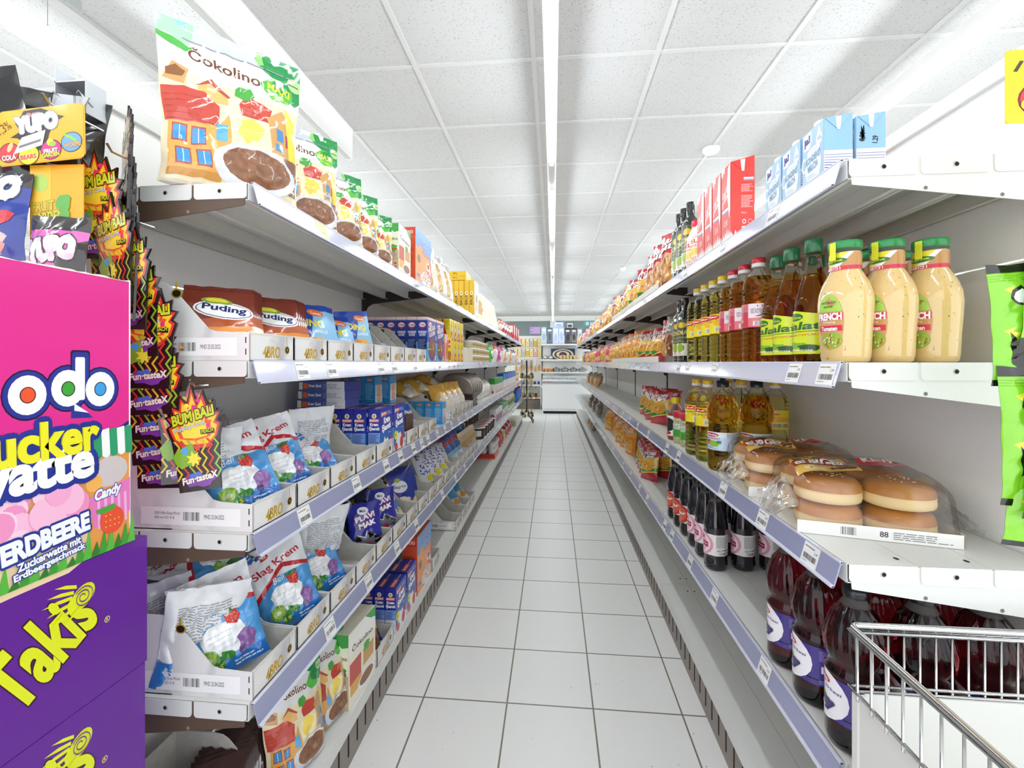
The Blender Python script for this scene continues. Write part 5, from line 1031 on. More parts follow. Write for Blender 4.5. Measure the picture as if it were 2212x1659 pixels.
# ---- black syrup
facet=lambda th,z: 1-.05*(1-abs(cos(4*th)))
syp=[(.030,0),(.0355,.003),(.0375,.012),(.0375,.03),(.036,.038),(.037,.045),(.037,.13),(.0385,.137),(.0385,.15),(.0365,.158),(.03,.195),(.0215,.225),(.0165,.236),(.015,.24),(.015,.246)]
yl3=Art(); yl3.rect(0,0,100,100,'#ececE6'); yl3.ell(18,50,34,56,'#e79ab4'); yl3.ell(15,50,30,50,'#f3e7ea'); yl3.ell(12,50,26,44,'#eec3cf'); yl3.rect(0,0,4,100,'#ececE6'); yl3.rect(4,36,40,60,'#b3144a'); yl3.text('Hürriyet',4,44,34,9,'#f6e6ea',0,.03); yl3.ell(14,78,12,10,'#b3202c'); yl3.lines(58,40,96,94,14,'#8f9290'); yl3.text('1000g',72,22,22,8,'#222222',0,.03); yl3.text('Net',60,22,10,6,'#222222'); yl3.bars(66,5,96,17,'#333333')
SY=bottle('syrup_bottle',syp,SYR,.228,[(capm('#141418'),[(.0185,.24),(.0195,.242),(.0195,.262),(.018,.266),(.004,.2665)])],yl3,(.052,.122),215,32,facet,c0=28)
rl3=Art(); rl3.rect(0,0,100,100,'#eceae4'); rl3.ell(24,50,38,54,'#c03a2c'); rl3.ell(20,50,30,46,'#d8604a'); rl3.text('Nar',10,44,40,16,'#f6ece4',8,.03); rl3.lines(66,20,96,90,12,'#8f9290')
SY2=bottle('syrup_bottle',syp,SYR,.228,[(capm('#141418'),[(.0185,.24),(.0195,.242),(.0195,.262),(.018,.266),(.004,.2665)])],rl3,(.052,.122),215,28,facet,c0=28)
k=0
for x,y,p in ((.553,1.60,SY),(.645,1.605,SY),(.735,1.60,SY),(.553,1.70,SY),(.553,1.79,SY),(.65,1.72,SY),(.553,1.90,SY2),(.553,2.0,SY2),(.553,2.1,SY2),(.65,1.83,SY),(.65,1.95,SY2)):
    put_R(p,x,y,R4,'black syrup bottle with %s label, %s of the block from the camera'%('pink' if p is SY else 'red',ORD[k]),'syrup bottle','black syrup bottles',-62); k+=1
OT=bottle('olive_oil_bottle',dpf,DKG,.2,[(capm('#6e6a3a'),[(.0155,.255),(.016,.257),(.016,.285),(.015,.287),(.003,.2872)])],None,seg=20,rf=sq,glass=GRN)
for i in range(3): put_R(OT,.66,2.07+.09*i,R4,'dark bottle with olive-gold cap behind the black syrup bottles, %s of three'%['nearest','middle','farthest'][i],'bottle','dark bottles with olive caps',sc=1.05)
# ---- jars and spice bottle
HERB=noisy('dried_herbs','#8f8a55','#d9d2a8',160,.4,.6,.3,coat=.6)
jl=Art(); jl.rect(0,0,100,100,'#58b03c'); jl.rect(0,60,100,100,'#dfe8dc'); jl.lines(10,66,90,94,5,'#6b8a5c'); jl.lines(50,10,94,54,7,'#3d8a2c'); jl.rect(6,20,40,36,'#f08a2c'); jl.rect(10,24,36,32,'#30502c')
HJ=bottle('herb_jar',[(.028,0),(.031,.003),(.032,.01),(.032,.1),(.029,.112),(.028,.116)],HERB,.112,[(capm('#c5203a'),[(.031,.113),(.0325,.115),(.0325,.138),(.03,.1405),(.004,.141)])],jl,(.03,.085),220,26,c0=20)
for i,(x,y) in enumerate(((.56,1.935),(.553,2.02),(.64,1.95))): put_R(HJ,x,y,R3,'herb jar with red lid and green label, %s'%['nearest','second','one behind'][i],'herb jar','herb jars with red lids')
bl_=Art(); bl_.rect(0,0,100,100,'#f1efe9'); bl_.ell(50,56,34,34,'#2c2a26'); bl_.text('Pilav',26,58,48,14,'#9ac43c',80,.03,asp=.6); bl_.ell(50,14,16,8,'#a32a2c')
SPB=bottle('spice_bottle',[(.03,0),(.0335,.004),(.0345,.014),(.0345,.11),(.03,.135),(.02,.155),(.0155,.162),(.0155,.168)],noisy('paprika','#9a4f2c','#6a2f1c',140,.35,.65,.3,coat=.6),.12,[(capm('#eccb1e'),[(.0175,.164),(.018,.166),(.018,.19),(.016,.192),(.004,.1922)])],bl_,(.02,.11),180,26,c0=15)
for i,(x,y) in enumerate(((.553,2.11),(.645,2.04))): put_R(SPB,x,y,R3,'brown spice bottle with yellow cap, %s'%['at the shelf edge','one behind the herb jars'][i],'spice bottle','spice bottles with yellow caps')
# ---- burger bun packs
CR1=noisy('bun_crust','#c88a48','#a9682e',14,.3,.75,.35,coat=.3); CR2=mat('#ecd09c',.6,name='bun_side'); SEED=mat('#f3e3bd',.5)
FILM=bpy.data.materials.new('clear_bread_film'); FILM.use_nodes=True
t=FILM.node_tree; t.nodes.clear(); N=t.nodes.new; L=t.links.new
tr=N('ShaderNodeBsdfTransparent'); gl_=N('ShaderNodeBsdfGlossy'); gl_.inputs['Roughness'].default_value=.12; mx=N('ShaderNodeMixShader'); lw=N('ShaderNodeLayerWeight'); lw.inputs[0].default_value=.22
ma=N('ShaderNodeMath'); ma.operation='MULTIPLY_ADD'; ma.inputs[1].default_value=.4; ma.inputs[2].default_value=.05; L(lw.outputs['Fresnel'],ma.inputs[0]); L(ma.outputs[0],mx.inputs[0]); L(tr.outputs[0],mx.inputs[1]); L(gl_.outputs[0],mx.inputs[2]); mo=N('ShaderNodeOutputMaterial'); L(mx.outputs[0],mo.inputs[0])
def bun(parent,x,y,z,r,h,s):
    g=G(); g.lathe([(r*.86,0),(r*.97,h*.06),(r*1.0,h*.2),(r*.99,h*.34)],CR2,24,c=(x,y,z),cap=True)
    g.lathe([(r*.99,h*.34),(r*.975,h*.37),(r*.995,h*.41),(r*1.0,h*.46)],CR2,24,c=(x,y,z),cap=False); g.lathe([(r*1.0,h*.46),(r*.965,h*.68),(r*.82,h*.88),(r*.58,h*.96),(r*.3,h*.995),(r*.02,h)],CR1,24,c=(x,y,z),cap=False)
    q=random.Random(s)
    for k in range(34):
        a=q.uniform(0,6.28); d=math.sqrt(q.random())*.86*r; zz=z+h*(1-.42*(d/r)**3.2)+.0003
        g.tube([(x+d*cos(a)-.0017,y+d*sin(a),zz),(x+d*cos(a)+.0017,y+d*sin(a)+.001,zz+.0004)],.0011,SEED,5)
    g.build('bun',parent)
def bunpack(s):
    t=empty('burger_bun_pack'); r=.062; h=.053
    for l in range(2):
        for i in range(2):
            for j in range(2): bun(t,-.062+.124*i,-.062+.124*j,.004+l*.053,r,h,s+l*4+i*2+j)
    g=G(); X,Y,H=.139,.135,.124
    def top(u,v):
        a,b=u*2-1,v*2-1; n=noise.noise(Vector((a*3+s,b*3,s*2.1)))*.006+(1-abs(noise.noise(Vector((a*5,b*5+s,1)))))*.004
        e=(1-abs(a)**9)*(1-abs(b)**9); bump=.006*cos(pi*a*2)*cos(pi*b*2)
        return (a*X*(1+.0*b),b*Y,.003+(H-.004-abs(a*b)*.006)*e**.25+ (n-bump*.5)*e)
    g.grid(top,26,26,FILM)
    # gathered ends of the film
    for sx,L_ in ((1,.07),(-1,.045)):
        def tail(u,v):
            q=1-u*.55; b=(v*2-1); return (b*Y*q*.75, 0,0)
        def tl(u,v):
            b=v*2-1; w_=Y*(1-.45*u); n=noise.noise(Vector((u*4,b*5,s+sx)))*.012*u
            return (sx*(X*.93+L_*u), b*w_, max(.002,.055*(1-u*.35)+.035*(1-abs(b))*(1-u)+n+.014*sin(b*16)*u-.02*u))
        g.grid(tl,10,22,FILM)
    g.build('film',t)
    # white printed skirt and red/black print
    def side(o0):
        return lambda u,v,o:(X*.985+o+o0 if False else (u/50-1)*X*.97, -Y*.985-o-o0, .002+v/100*.024)
    a=Art(); a.rect(0,0,100,100,'#eeeeec'); a.lines(60,20,96,80,4,'#888888'); a.bars(28,20,38,80,'#444444',12); a.text('88',52,30,5,40,'#333333')
    g=G(); lay(g,a,flat((-X*.97,-Y-.002,.001),(2*X*.97,0,0),(0,0,.026),(0,-1,0)),rough=.3,coat=.4)
    b=Art(); b.rect(0,0,100,100,'#eeeeec'); b.lines(10,20,90,80,4,'#777777'); lay(g,b,flat((X+.001,-Y*.97,.001),(0,2*Y*.97,0),(0,0,.026),(1,0,0)),rough=.3,coat=.4); g.build('printed_skirt',t)
    def sheet(x0,x1,y0,y1,art):
        g=G()
        def S(u,v,o): 
            x=x0+(x1-x0)*u/100; y=y0+(y1-y0)*v/100; p=top((x/X+1)/2,(y/Y+1)/2); return (p[0],p[1],p[2]+o+.0022)
        lay(g,art,S,[10*i for i in range(1,10)],[10*i for i in range(1,10)],rough=.2,coat=.6,smooth=True); g.build('printed_label',t)
    a=Art(); a.poly([(0,0),(100,0),(96,100),(6,100)],'#e0b04a'); a.rect(4,36,98,70,'#c3202c'); a.rect(6,70,94,74,'#1b1512'); a.text('BURGER',10,40,80,24,'#f6eee6',0,.05,out='#5a0f12',ow=.08); a.rect(10,76,60,96,'#1b1512'); a.text('mit Sesam',14,80,42,10,'#e8c84a'); a.blob(78,18,22,14,'#6b3a20',12,.2); a.blob(34,16,20,12,'#e8d3a0',12,.2)
    sheet(-.125,-.01,-.1,.02,a)
    a=Art(); a.poly([(0,20),(50,0),(100,10),(100,90),(50,100),(0,80)],'#c3202c'); a.text('KEVR',14,34,72,30,'#f6eee6',0,.05)
    sheet(.015,.10,-.03,.06,a)
    return t
BP1=bunpack(1); 
put(BP1,.665,1.08,R3,'clear pack of sesame burger buns, nearest to the open shelf end','bread','burger bun packs',R(-14))
BP2=bunpack(7); put(BP2,.66,1.345,R3,'clear pack of sesame burger buns behind the nearest pack, beside the vinegar bottles','bread','burger bun packs',R(-8))
# ================================================================ foreground displays
# pink cotton candy carton
a=Art(); PK='#dc2d8c'
a.rect(0,0,100,100,PK)
a.poly([(20,0),(100,0),(100,47),(94,44),(88,42),(70,30),(40,30),(20,36)],'#1d2f7e'); a.poly([(20,0),(100,0),(100,45.5),(94,42.5),(87,40),(70,28),(40,28),(20,34)],'#d99a63')
a.poly([(90,36),(100,38),(100,44),(94,42)],'#c9577a'); a.blob(60,6,34,9,'#e8cfa5',12,.2,4); a.rect(84,0,100,34,'#e39a4c'); a.ell(92,29,7,5.5,'#cfc4c4'); a.ell(92,31,1.2,1,'#cfc4c4'); a.ell(86,26,3,3,'#f2b35a')
for k in range(5): a.poly([(85.5+k*3,44.5),(88.5+k*3,45),(89+k*3,36),(86+k*3,35)],'#f4f6f4' if k%2 else '#2f9a6a'); a.ell(87.5+k*3,35.6,1.5,1.3,'#f4f6f4' if k%2 else '#2f9a6a',n=10)
a.poly([(84,21),(100,25),(100,12),(86,10)],'#e67ac0')
for k in range(5): a.poly([(87+k*2.6,20),(88+k*2.6,20),(88.4+k*2.6,9),(87.4+k*2.6,9)],'#f2b5dc')
def lobes(x,y,rx,ry,sd):
    r=random.Random(sd)
    for k in range(16): q=r.uniform(0,6.28); d=r.random()**.5; a.ell(x+rx*.62*d*cos(q),y+ry*.62*d*sin(q),rx*.42,ry*.38,r.choice(('#f3a9cf','#f6bcd9','#ee94c2','#f8cfe3')),n=14)
lobes(61,20,10,12,3); lobes(74,22,10,13,5); lobes(47,20,10,12,8)
for x,y,sw,c in ((64.9,58.8,1,'#e8552f'),(77,60.3,1,'#3f9f3a'),(88.2,59.4,1,'#3f9ad8'),(50,58,1,'#e8b92c')):
    a.ell(x,y,7.2,8.0,'#1c1530'); 
for x,y in ((64.9,58.8),(77,60.3),(88.2,59.4),(50,58)): a.ell(x,y,6.8,7.5,'#26358f')
a.rr(77.8,60,84.4,73.2,1,'#1c1530'); a.rr(78.2,58,84,72.5,1,'#26358f'); a.poly([(78,57),(85.5,49.5),(78,50)],'#26358f')
for x,y in ((64.9,58.8),(77,60.3),(88.2,59.4),(50,58)): a.ell(x,y,5.4,6.2,'#f6f5f3')
a.rr(79.3,56,82.6,70.8,.6,'#f6f5f3'); a.poly([(79,55),(84,51.3),(79,52.5)],'#f6f5f3')
for x,y,c in ((64.9,58.8,'#e8552f'),(77,60.1,'#3f9f3a'),(88.2,59.4,'#3f9ad8'),(50,58,'#e8b92c')): a.ell(x,y,2.3,2.6,'#1c1530'); a.ell(x,y,2.0,2.3,c)
a.text('Zucker',46,37.6,41,11.2,'#e9e12a',1.2,.04,out='#26358f',ow=.15)
a.text('watte',48,28.6,37,9.4,'#f6f5f3',1.6,.045,out='#26358f',ow=.15)
a.text('Zucker',46,37.6,41,11.2,'#ede62c',1.2,.04)
a.text('Candy',86.5,18.6,10,4.4,'#f7f4f6',6,.05,out='#4a4a9a',ow=.12,shear=.3)
for k in range(26): 
    x=30+k*2.8; a.poly([(x-1.5,0),(x+.8,6+3*sin(k*2.1)+(2 if x>80 else 0)),(x+1.9,0)],('#3f9a34','#57b33f','#2f7d2c')[k%3])
a.ell(92.5,11,4.6,5,'#e5532f',20); a.blob(90,15.6,3,1.4,'#4aa33a',9,.4,2)
for k in range(10): a.ell(90+(k%4)*1.7,9+(k//4)*2,.3,.3,'#f4c35a',n=5)
a.text('ERDBEERE',58,8.6,26,5.6,'#f4f6fb',5,.06,out='#26358f',ow=.16)
a.text('Zuckerwatte mit',62,5,19,2.4,'#f4f6fb',6,.04,out='#26358f',ow=.14); a.text('Erdbeergeschmack',61,1.8,21.5,2.6,'#f4f6fb',6,.04,out='#26358f',ow=.14)
sd=Art(); sd.rect(0,0,100,100,PK)
PX=carton('display_carton',.428,.30,.443,PK,a,None,sd,None,bev=.001,rough=.35,coat=.3)
put(PX,-.72-.15,.28+.214,.8945,'pink cotton candy carton standing on the purple cartons','display carton',None,R(90))
g=G()
for x0,x1 in ((.2125,.2145),): g.box(x0-.0,-.1505,.002,x1+.0004,-.1485,.445,CARDW)
r=random.Random(3); vs=[(-.214+.428*i/40,-.1508,.4428+.003*r.random()) for i in range(41)]
g.add(vs+[(v[0],v[1],.4425) for v in vs][::-1],[list(range(82))],CARDW); g.build('torn_edge',PX)
# purple cartons
t_=Art(); PUR='#5f1a8f'; t_.rect(0,0,100,100,PUR); YE='#dfe61e'
t_.text('Takis',53,24,31,40,YE,33,.035,asp=1.86,shear=.05); t_.ops[-1]=t_.ops[-1]
o_y=t_.ops.pop(); t_.text('Takis',53,24,31,40,'#3a1030',33,.06,asp=1.86,shear=.05); t_.text('Takis',53,24,31,40,YE,33,.035,asp=1.86,shear=.05)
t_.ell(73.3,76.5,4.2,8.2,YE,-10)
pts=[]; 
for k in range(46): q=k/45*2.4*2*pi; rr_=.18+.78*k/45; pts.append((73.3+3.9*rr_*cos(q),76.2+7.6*rr_*sin(q)))
for k in range(45):
    (x0,y0),(x1,y1)=pts[k],pts[k+1]; nx,ny=-(y1-y0)*.1,(x1-x0)*1.6; l_=math.hypot((x1-x0)*1.86,y1-y0) or 1
    dx,dy=(x1-x0),(y1-y0); px_,py_=-dy/l_*.22/1.0*.55,dx/l_*1.0*.75
    t_.poly([(x0+px_,y0+py_),(x1+px_,y1+py_),(x1-px_,y1-py_),(x0-px_,y0-py_)],PUR)
for k,(x,y,l_,an) in enumerate(((70,82,9,12),(69.5,79,10,4),(69,75,8,-6),(71,85,8,20),(70,71,7,-16),(72,69.5,6,-30))):
    c_,s_=cos(R(180-an)),sin(R(180-an)); t_.poly([(x,y+1.2),(x+l_*c_*.5,y+l_*s_*.5*1.86+1.6),(x+l_*c_,y+l_*s_*1.86),(x+l_*c_*.5,y+l_*s_*.5*1.86-.8),(x,y-1.2)],YE)
t_.poly([(62,66),(66,72),(68,66),(65,67)],YE); t_.ell(59,64,.6,1.2,YE)
t_.ell(82.5,51,1.1,2.2,YE); t_.ell(82.5,51,.85,1.75,PUR); t_.text('R',82.1,50,.8,2.2,YE)
TK=carton('snack_carton',.411,.30,.2225,PUR,t_,None,None,None,bev=.0008,rough=.38,coat=.3)
for i,(dy,nm) in enumerate(((0,'bottom'),(.002,'second from the floor'),(-.004,'third from the floor'),(0,'topmost'))):
    put(TK,-.72-.15,.33+.2055+dy,.2235*i,'purple snack carton with yellow lettering, %s of the stack under the pink carton'%nm,'snack carton','purple snack cartons',R(90))
# ---- popping candy packs with spiky tops
def burst_outline(sc=1.0,dx=0,dz=0):
    o=[(-.036,0),(.036,0),(.038,.06),(.042,.1),(.049,.125),(.041,.131),(.050,.148),(.038,.150),(.040,.170),(.027,.163),(.020,.190),(.008,.168),(0,.205),(-.010,.168),(-.022,.186),(-.026,.16),(-.040,.168),(-.037,.148),(-.050,.146),(-.041,.13),(-.049,.124),(-.042,.1),(-.038,.06)]
    return [(x*sc+dx,z*sc+dz) for x,z in o]
def pct(p): return [((x+.05)*1000,z/.205*100) for x,z in p]
ba=Art(); ba.poly(pct(burst_outline()),'#1a1410')
st=[p for p in burst_outline(.9,0,.012) if p[1]>.09]; ba.poly(pct(st+[(-.025,.085),(.02,.08)]),'#d6372a')
st=[p for p in burst_outline(.8,0,.022) if p[1]>.095]; ba.poly(pct(st+[(-.02,.09),(.02,.088)]),'#efc52b')
st=[p for p in burst_outline(.62,0,.04) if p[1]>.1]; ba.poly(pct(st+[(0,.095)]),'#e2572a')
st=[p for p in burst_outline(.48,0,.055) if p[1]>.1]; ba.poly(pct(st+[(0,.1)]),'#f0d535')
for x,y,c in ((60,84,'#d92f86'),(52,78,'#d92f86'),(40,80,'#efe03a'),(68,72,'#d92f86'),(74,60,'#d92f86')): ba.ell(x,y,4,2,c)
ba.text('BUM BALI',14,62,72,9,'#c6cf2a',6,.05,out='#15110e',ow=.12); ba.text('Popping Candy',16,55,54,4.6,'#e6e6ea',6,.02,out='#15110e',ow=.06); ba.rect(60,52,84,56.5,'#15110e'); ba.text('PEACH',62,52.6,20,3.4,'#c6cf2a',4,.03)
r=random.Random(9)
for k in range(7):
    x=16+k*11; pts=[]; 
    for j in range(7): pts.append((x+(5 if j%2 else -3)+k*.3,48-j*6.2))
    col=('#d8b52a','#c9362a','#8fae2a','#e0952a')[k%4]
    for (x0,y0),(x1,y1) in zip(pts,pts[1:]): ba.poly([(x0-1.8,y0),(x0+2,y0),(x1+2,y1),(x1-1.8,y1)],col)
ba.blob(34,34,20,12,'#7fae2a',12,.35,4); ba.star(44,30,14,8,7,'#e8e03a',.5); ba.star(30,38,9,5,6,'#4fa0e0',.5); ba.star(52,40,8,4,6,'#d9403a',.5)
ba.blob(50,10,26,6,'#7a3aa0',14,.35,6); ba.blob(46,14,14,4,'#4a6ad0',10,.4,7); ba.text('Fun·tasteX',22,7,60,6,'#efe0d0',4,.04,out='#4a2a70',ow=.09)
g=G(); pts=burst_outline(); g.prism(pts,-.002,.002,mat('#1a1410',.25,0,.6),'y')
lay(g,ba,flat((-.05,-.0022,0),(.1,0,0),(0,0,.205),(0,-1,0)),rough=.2,coat=.8,step=.00012); BK=Art(); 
g.prism([(-.03,.012),(.03,.012),(.033,.09),(-.033,.09)],.002,.0055,mat('#1a1410',.25,0,.6),'y')
BU_=g.build('popping_candy_pack')
GG='popping candy packs with spiky tops'
def pack(x,y,z,rz,rx,ry,lab): put(BU_,x,y,z,lab,'candy pack',GG,R(rz),R(rx),R(ry))
zs=[.956,1.004,1.052,1.101,1.151,1.211,1.262,1.308]
for i,z in enumerate(zs): pack(-.762-.003*(i%2)-(.012*(i-4) if i>4 else 0),.812-.0065*i,z,18-11*max(0,i-4)+3*(i%2),3,(-1 if i%2 else 2),'spiky popping candy pack in the hanging strip beside the pink carton, %s from the bottom'%['lowest','second','third','fourth','fifth','sixth','seventh','topmost'][i])
pack(-.672,.808,.955,16,-2,-6,'single spiky popping candy pack hanging in front of the third left shelf')
pack(-.716,.818,.965,40,-2,3,'spiky popping candy pack half hidden behind the single one')
for i in range(2): pack(-.852+.012*i,.775+.018*i,1.395-.055*i,8,2,0,'spiky popping candy pack facing the camera beside the orange header card, %s'%['upper','lower'][i])
for i in range(8): pack(-.822+.004*i,.80-.002*i,1.50-.032*i,-36-(i%3)*5,-2,(i%3)*4-4,'spiky popping candy pack seen edge-on in the upper strip, %s from the top'%ORD[i].replace('nearest','first'))
def hook(x,y0,y1,z,lab):
    g=G(); g.tube([(x,y0,z),(x,y1+.01,z),(x,y1,z+.012)],.0022,CHROME,8); tag(g.build('peg_hook'),lab,'hook','chrome peg hooks')
hook(-.795,.8335,.765,1.47,'chrome peg hook holding the long strip of spiky candy packs')
hook(-.835,.8335,.775,1.60,'chrome peg hook holding the upper strip of spiky candy packs')
hook(-.90,.8335,.72,1.665,'chrome peg hook through the orange header card')
hook(-.68,.8335,.79,1.155,'short chrome peg hook holding the single candy pack')
# grey bracket at the end of the gondola
BG_=mat('#b4b8bc',.35,.4,name='grey_sheet_metal')
g=G(); g.prism([(-.955,1.675),(-.892,1.668),(-.872,1.70),(-.945,1.712)],.775,.778,BG_,'y'); g.box(-.962,.79,1.742,-.895,.83,1.745,BG_); g.box(-.897,.79,1.68,-.895,.83,1.742,BG_); g.box(-.962,.79,1.66,-.96,.83,1.772,BG_); g.box(-.96,.826,1.68,-.897,.828,1.742,mat('#7c8288',.4))
for x in (-.948,-.896): g.tube([(x,.772,1.64),(x,.77,1.70),(x+.006,.772,1.712),(x+.014,.775,1.70),(x+.016,.79,1.69)],.0018,CHROME,6)
tag(g.build('display_bracket'),'grey sheet metal bracket with wire loops above the orange header card','bracket')
# header card and candy bags
ca=Art(); ca.rect(0,0,100,100,'#efae1c'); ca.poly([(20,76),(30,98),(50,100),(62,92),(70,84),(78,80),(66,70),(60,50),(56,22),(40,20),(30,40),(22,48),(14,50),(26,60)],'#2b2826'); ca.poly([(0,80),(20,76),(28,92),(22,100),(0,100)],'#f1b927')
ca.text('ÜLKER',34,86,16,7,'#d8343a',4,.03,out='#f3e9e0',ow=.07); ca.text('YUPO',24,58,46,26,'#d9dade',6,.12,shear=.1,out='#8a8c92',ow=.16)
for x,y,c,t1 in ((13,22,'#cf3640','COLA'),(36,14,'#e8cf2a','BEARS'),(62,20,'#d62f86','FRUIT GARDEN'),(86,30,'#6aa0d8','WORMS')): ca.ell(x,y,12.5,19,'#3a2a24'); ca.ell(x,y,11.5,17.5,c)
ca.text('COLA',5,8,16,9,'#f5efe4',4,.04,out='#7a1c22',ow=.09); ca.text('BEARS',27,6,18,8,'#c9303a',4,.04,out='#efe6b0',ow=.09); ca.text('FRUIT',54,14,16,7,'#f3f0e6',4,.04,out='#5a7a2a',ow=.09); ca.text('GARDEN',52,6,20,7,'#e8d84a',4,.04,out='#5a7a2a',ow=.09); ca.text('WORMS',78,20,19,8,'#f0a83a',6,.04,out='#3a6aa0',ow=.09)
ca.ell(14,32,3,9,'#e6c48a',-12); ca.ell(61,34,4,7,'#e8d23a'); ca.ell(64,30,4,5,'#8fc43a'); ca.zig([(76,50),(80,42),(86,38),(92,30)],6,'#8fd03a')
ca.text('1,3%',4,54,16,20,'#3a3326',32,.0,asp=1.5)
ca.poly([(18,18),(52,30),(56,58),(28,48)],'#f4f4f4'); ca.poly([(24,28),(50,37),(51,42),(25,33)],'#777777')
g=G(); W,H=.163,.103
pts=[( -W/2+.008,0),(W/2-.008,0),(W/2,.008),(W/2,H-.008),(W/2-.008,H),(-W/2+.008,H),(-W/2,H-.008),(-W/2,.008)]; g.prism(pts,0,.001,mat('#efae1c',.3,0,.4),'y'); lay(g,ca,flat((-W/2+.002,-.0003,.002),(W-.004,0,0),(0,0,H-.004),(0,-1,0)),rough=.3,coat=.4,step=.0001)
put(g.build('header_card'),-.905,.722,1.555,'orange and black header card with white lettering and four round fruit gum pictures','header card',None,R(3),R(-4),R(-5))
fa_=Art(); fa_.rect(0,0,100,100,'#eeae20'); fa_.rect(0,60,40,100,'#f2c23a'); fa_.text('FRUIT',6,58,40,8,'#d9b92a',4,.03,out='#8a9a3a',ow=.07); fa_.text('GARDEN',4,48,60,8,'#c9cf3a',4,.03,out='#8a9a3a',ow=.07); fa_.blob(64,66,14,8,'#5fae4a',12,.2); fa_.blob(66,54,11,8,'#5fae4a',12,.2,3); fa_.ell(20,84,14,8,'#a8cf5a')
FC=carton('display_card',.10,.002,.205,'#eeae20',fa_,None,None,None,bev=.0004)
put(FC,-.893,.738,1.352,'tall orange cardboard card hanging under the header card','display card',None,R(3))
ya_=Art(); ya_.rect(0,0,100,80,'#d766b8'); ya_.rect(0,80,100,100,'#2a2624'); ya_.poly([(55,40),(100,70),(100,20),(80,10)],'#2a2624'); ya_.text('ÜLKER',40,70,24,6,'#c9303a',0,.02); ya_.text('YUPO',12,36,78,26,'#e6e4ea',8,.12,out='#3a3034',ow=.17); ya_.text('STRAWBERRY',16,16,56,9,'#c9405a',6,.03); ya_.blob(80,18,18,12,'#d8323f',12,.2); ya_.rect(0,0,100,4,'#2a2624')
YB_=bag('fruit_gum_bag',.108,.135,.03,'#d766b8',ya_,seed=81,wr=.003,nu=12,nv=14,rough=.18,coat=.9,zz=.002)
put(YB_,-.879,.722,1.325,'pink fruit gum bag with white lettering behind the top of the pink carton','candy bag','fruit gum bags',R(4),R(-3),R(3))
yb_=Art(); yb_.rect(0,0,100,84,'#1f3a9a'); yb_.rect(0,84,100,100,'#2a2624'); yb_.text('YUPO',6,54,86,24,'#e2e4ec',14,.12,out='#1a2050',ow=.17); yb_.text('FREEZE',26,42,44,9,'#f2f3f6',6,.03,out='#1a2050',ow=.08); yb_.blob(50,22,34,14,'#c9c2b8',14,.2); yb_.blob(78,48,14,8,'#c9303a',10,.3); yb_.blob(16,18,12,10,'#c9303a',10,.3,4); yb_.blob(70,16,12,7,'#d89a8a',10,.3); yb_.rect(0,0,100,5,'#2a2624')
YB2=bag('fruit_gum_bag',.125,.165,.035,'#1f3a9a',yb_,seed=83,wr=.004,nu=12,nv=14,rough=.18,coat=.9,zz=.002)
put(YB2,-.998,.715,1.375,'dark blue fruit gum bag with white lettering left of the orange card','candy bag','fruit gum bags',R(6),R(-3),R(2))
kb=Art(); kb.lines(20,20,80,40,5,'#8a8a92'); kb.ell(64,54,16,5,'#2f3a7a'); kb.rect(10,4,60,16,'#e9e9ec')
KBg=bag('black_snack_bag',.2,.24,.07,'#17171a',kb,seed=85,wr=.007,nu=14,nv=16,rough=.2,coat=.9,zz=.003)
put(KBg,-1.03,.76,1.49,'large glossy black bag behind the header card at the left edge','candy bag','glossy black bags',R(12),R(6),R(-14))
put(KBg,-1.0,.80,1.50,'glossy black bag hanging behind the orange header card','candy bag','glossy black bags',R(20),R(2),R(6),sc=.95)
# ---- right clip strip
hc=Art(); hc.rr(0,0,100,100,8,'#efc51e',8); hc.text('1,39',10,68,84,18,'#3f3a20',-6,.0,shear=.2); hc.ell(56,32,40,27,'#7a1c22'); hc.ell(56,32,37,25,'#d23a44'); hc.blob(62,40,12,14,'#6b3220',10,.3); hc.text('COLA',24,18,70,14,'#f4e6e6',6,.08,out='#7a1c22',ow=.13); hc.text('C',23,17,18,15,'#e8d23a',6,.08)
CL=empty('clip_strip'); g=G(); g.bbox(-.021,0,-.62,.021,.0015,.0,mat('#e8c21c',.35),.0004); g.build('strap',CL)
g=G(); lay(g,hc,flat((-.05,-.0012,0),(.1,0,0),(0,0,.104),(0,-1,0)),rough=.35,coat=.3,step=.0001); g.bbox(-.049,-.001,.001,.049,.0005,.103,mat('#e8c21c',.35),.0003); g.build('header_card',CL)
put(CL,.686,.70,1.537,'yellow clip strip with a red round picture on its header, hanging at the right edge','clip strip')
ga_=Art(); ga_.rect(0,0,100,92,'#86cf2a'); ga_.rect(0,93,100,100,'#1c1a18'); ga_.lines(0,86,100,92,3,'#6fb022',.3)
for x,y in ((12,74),(30,56),(70,70),(8,40),(84,50)): ga_.poly([(x,y+5),(x+12,y+8),(x+9,y+4),(x+20,y+3),(x+6,y-4),(x+9,y)],'#dfe23a')
ga_.poly([(20,78),(30,82),(36,74),(58,56),(66,58),(64,48),(54,48),(34,64),(24,66),(16,72)],'#15130f'); ga_.poly([(22,76),(30,79),(35,72),(57,55),(63,56),(62,50),(55,50),(34,66),(24,68),(19,72)],'#f0f1f2'); ga_.ell(76,70,14,12,'#15130f'); ga_.ell(76,70,11.5,10,'#f0f1f2')
ga_.poly([(14,44),(24,36),(30,48),(40,38),(52,46),(60,34),(80,44),(90,30),(84,12),(70,6),(56,14),(36,8),(20,18)],'#15130f'); ga_.rr(40,14,84,34,8,'#d92f5a',8); ga_.rr(44,18,80,31,6,'#ee5a80',6); ga_.rect(0,0,100,5,'#15130f')
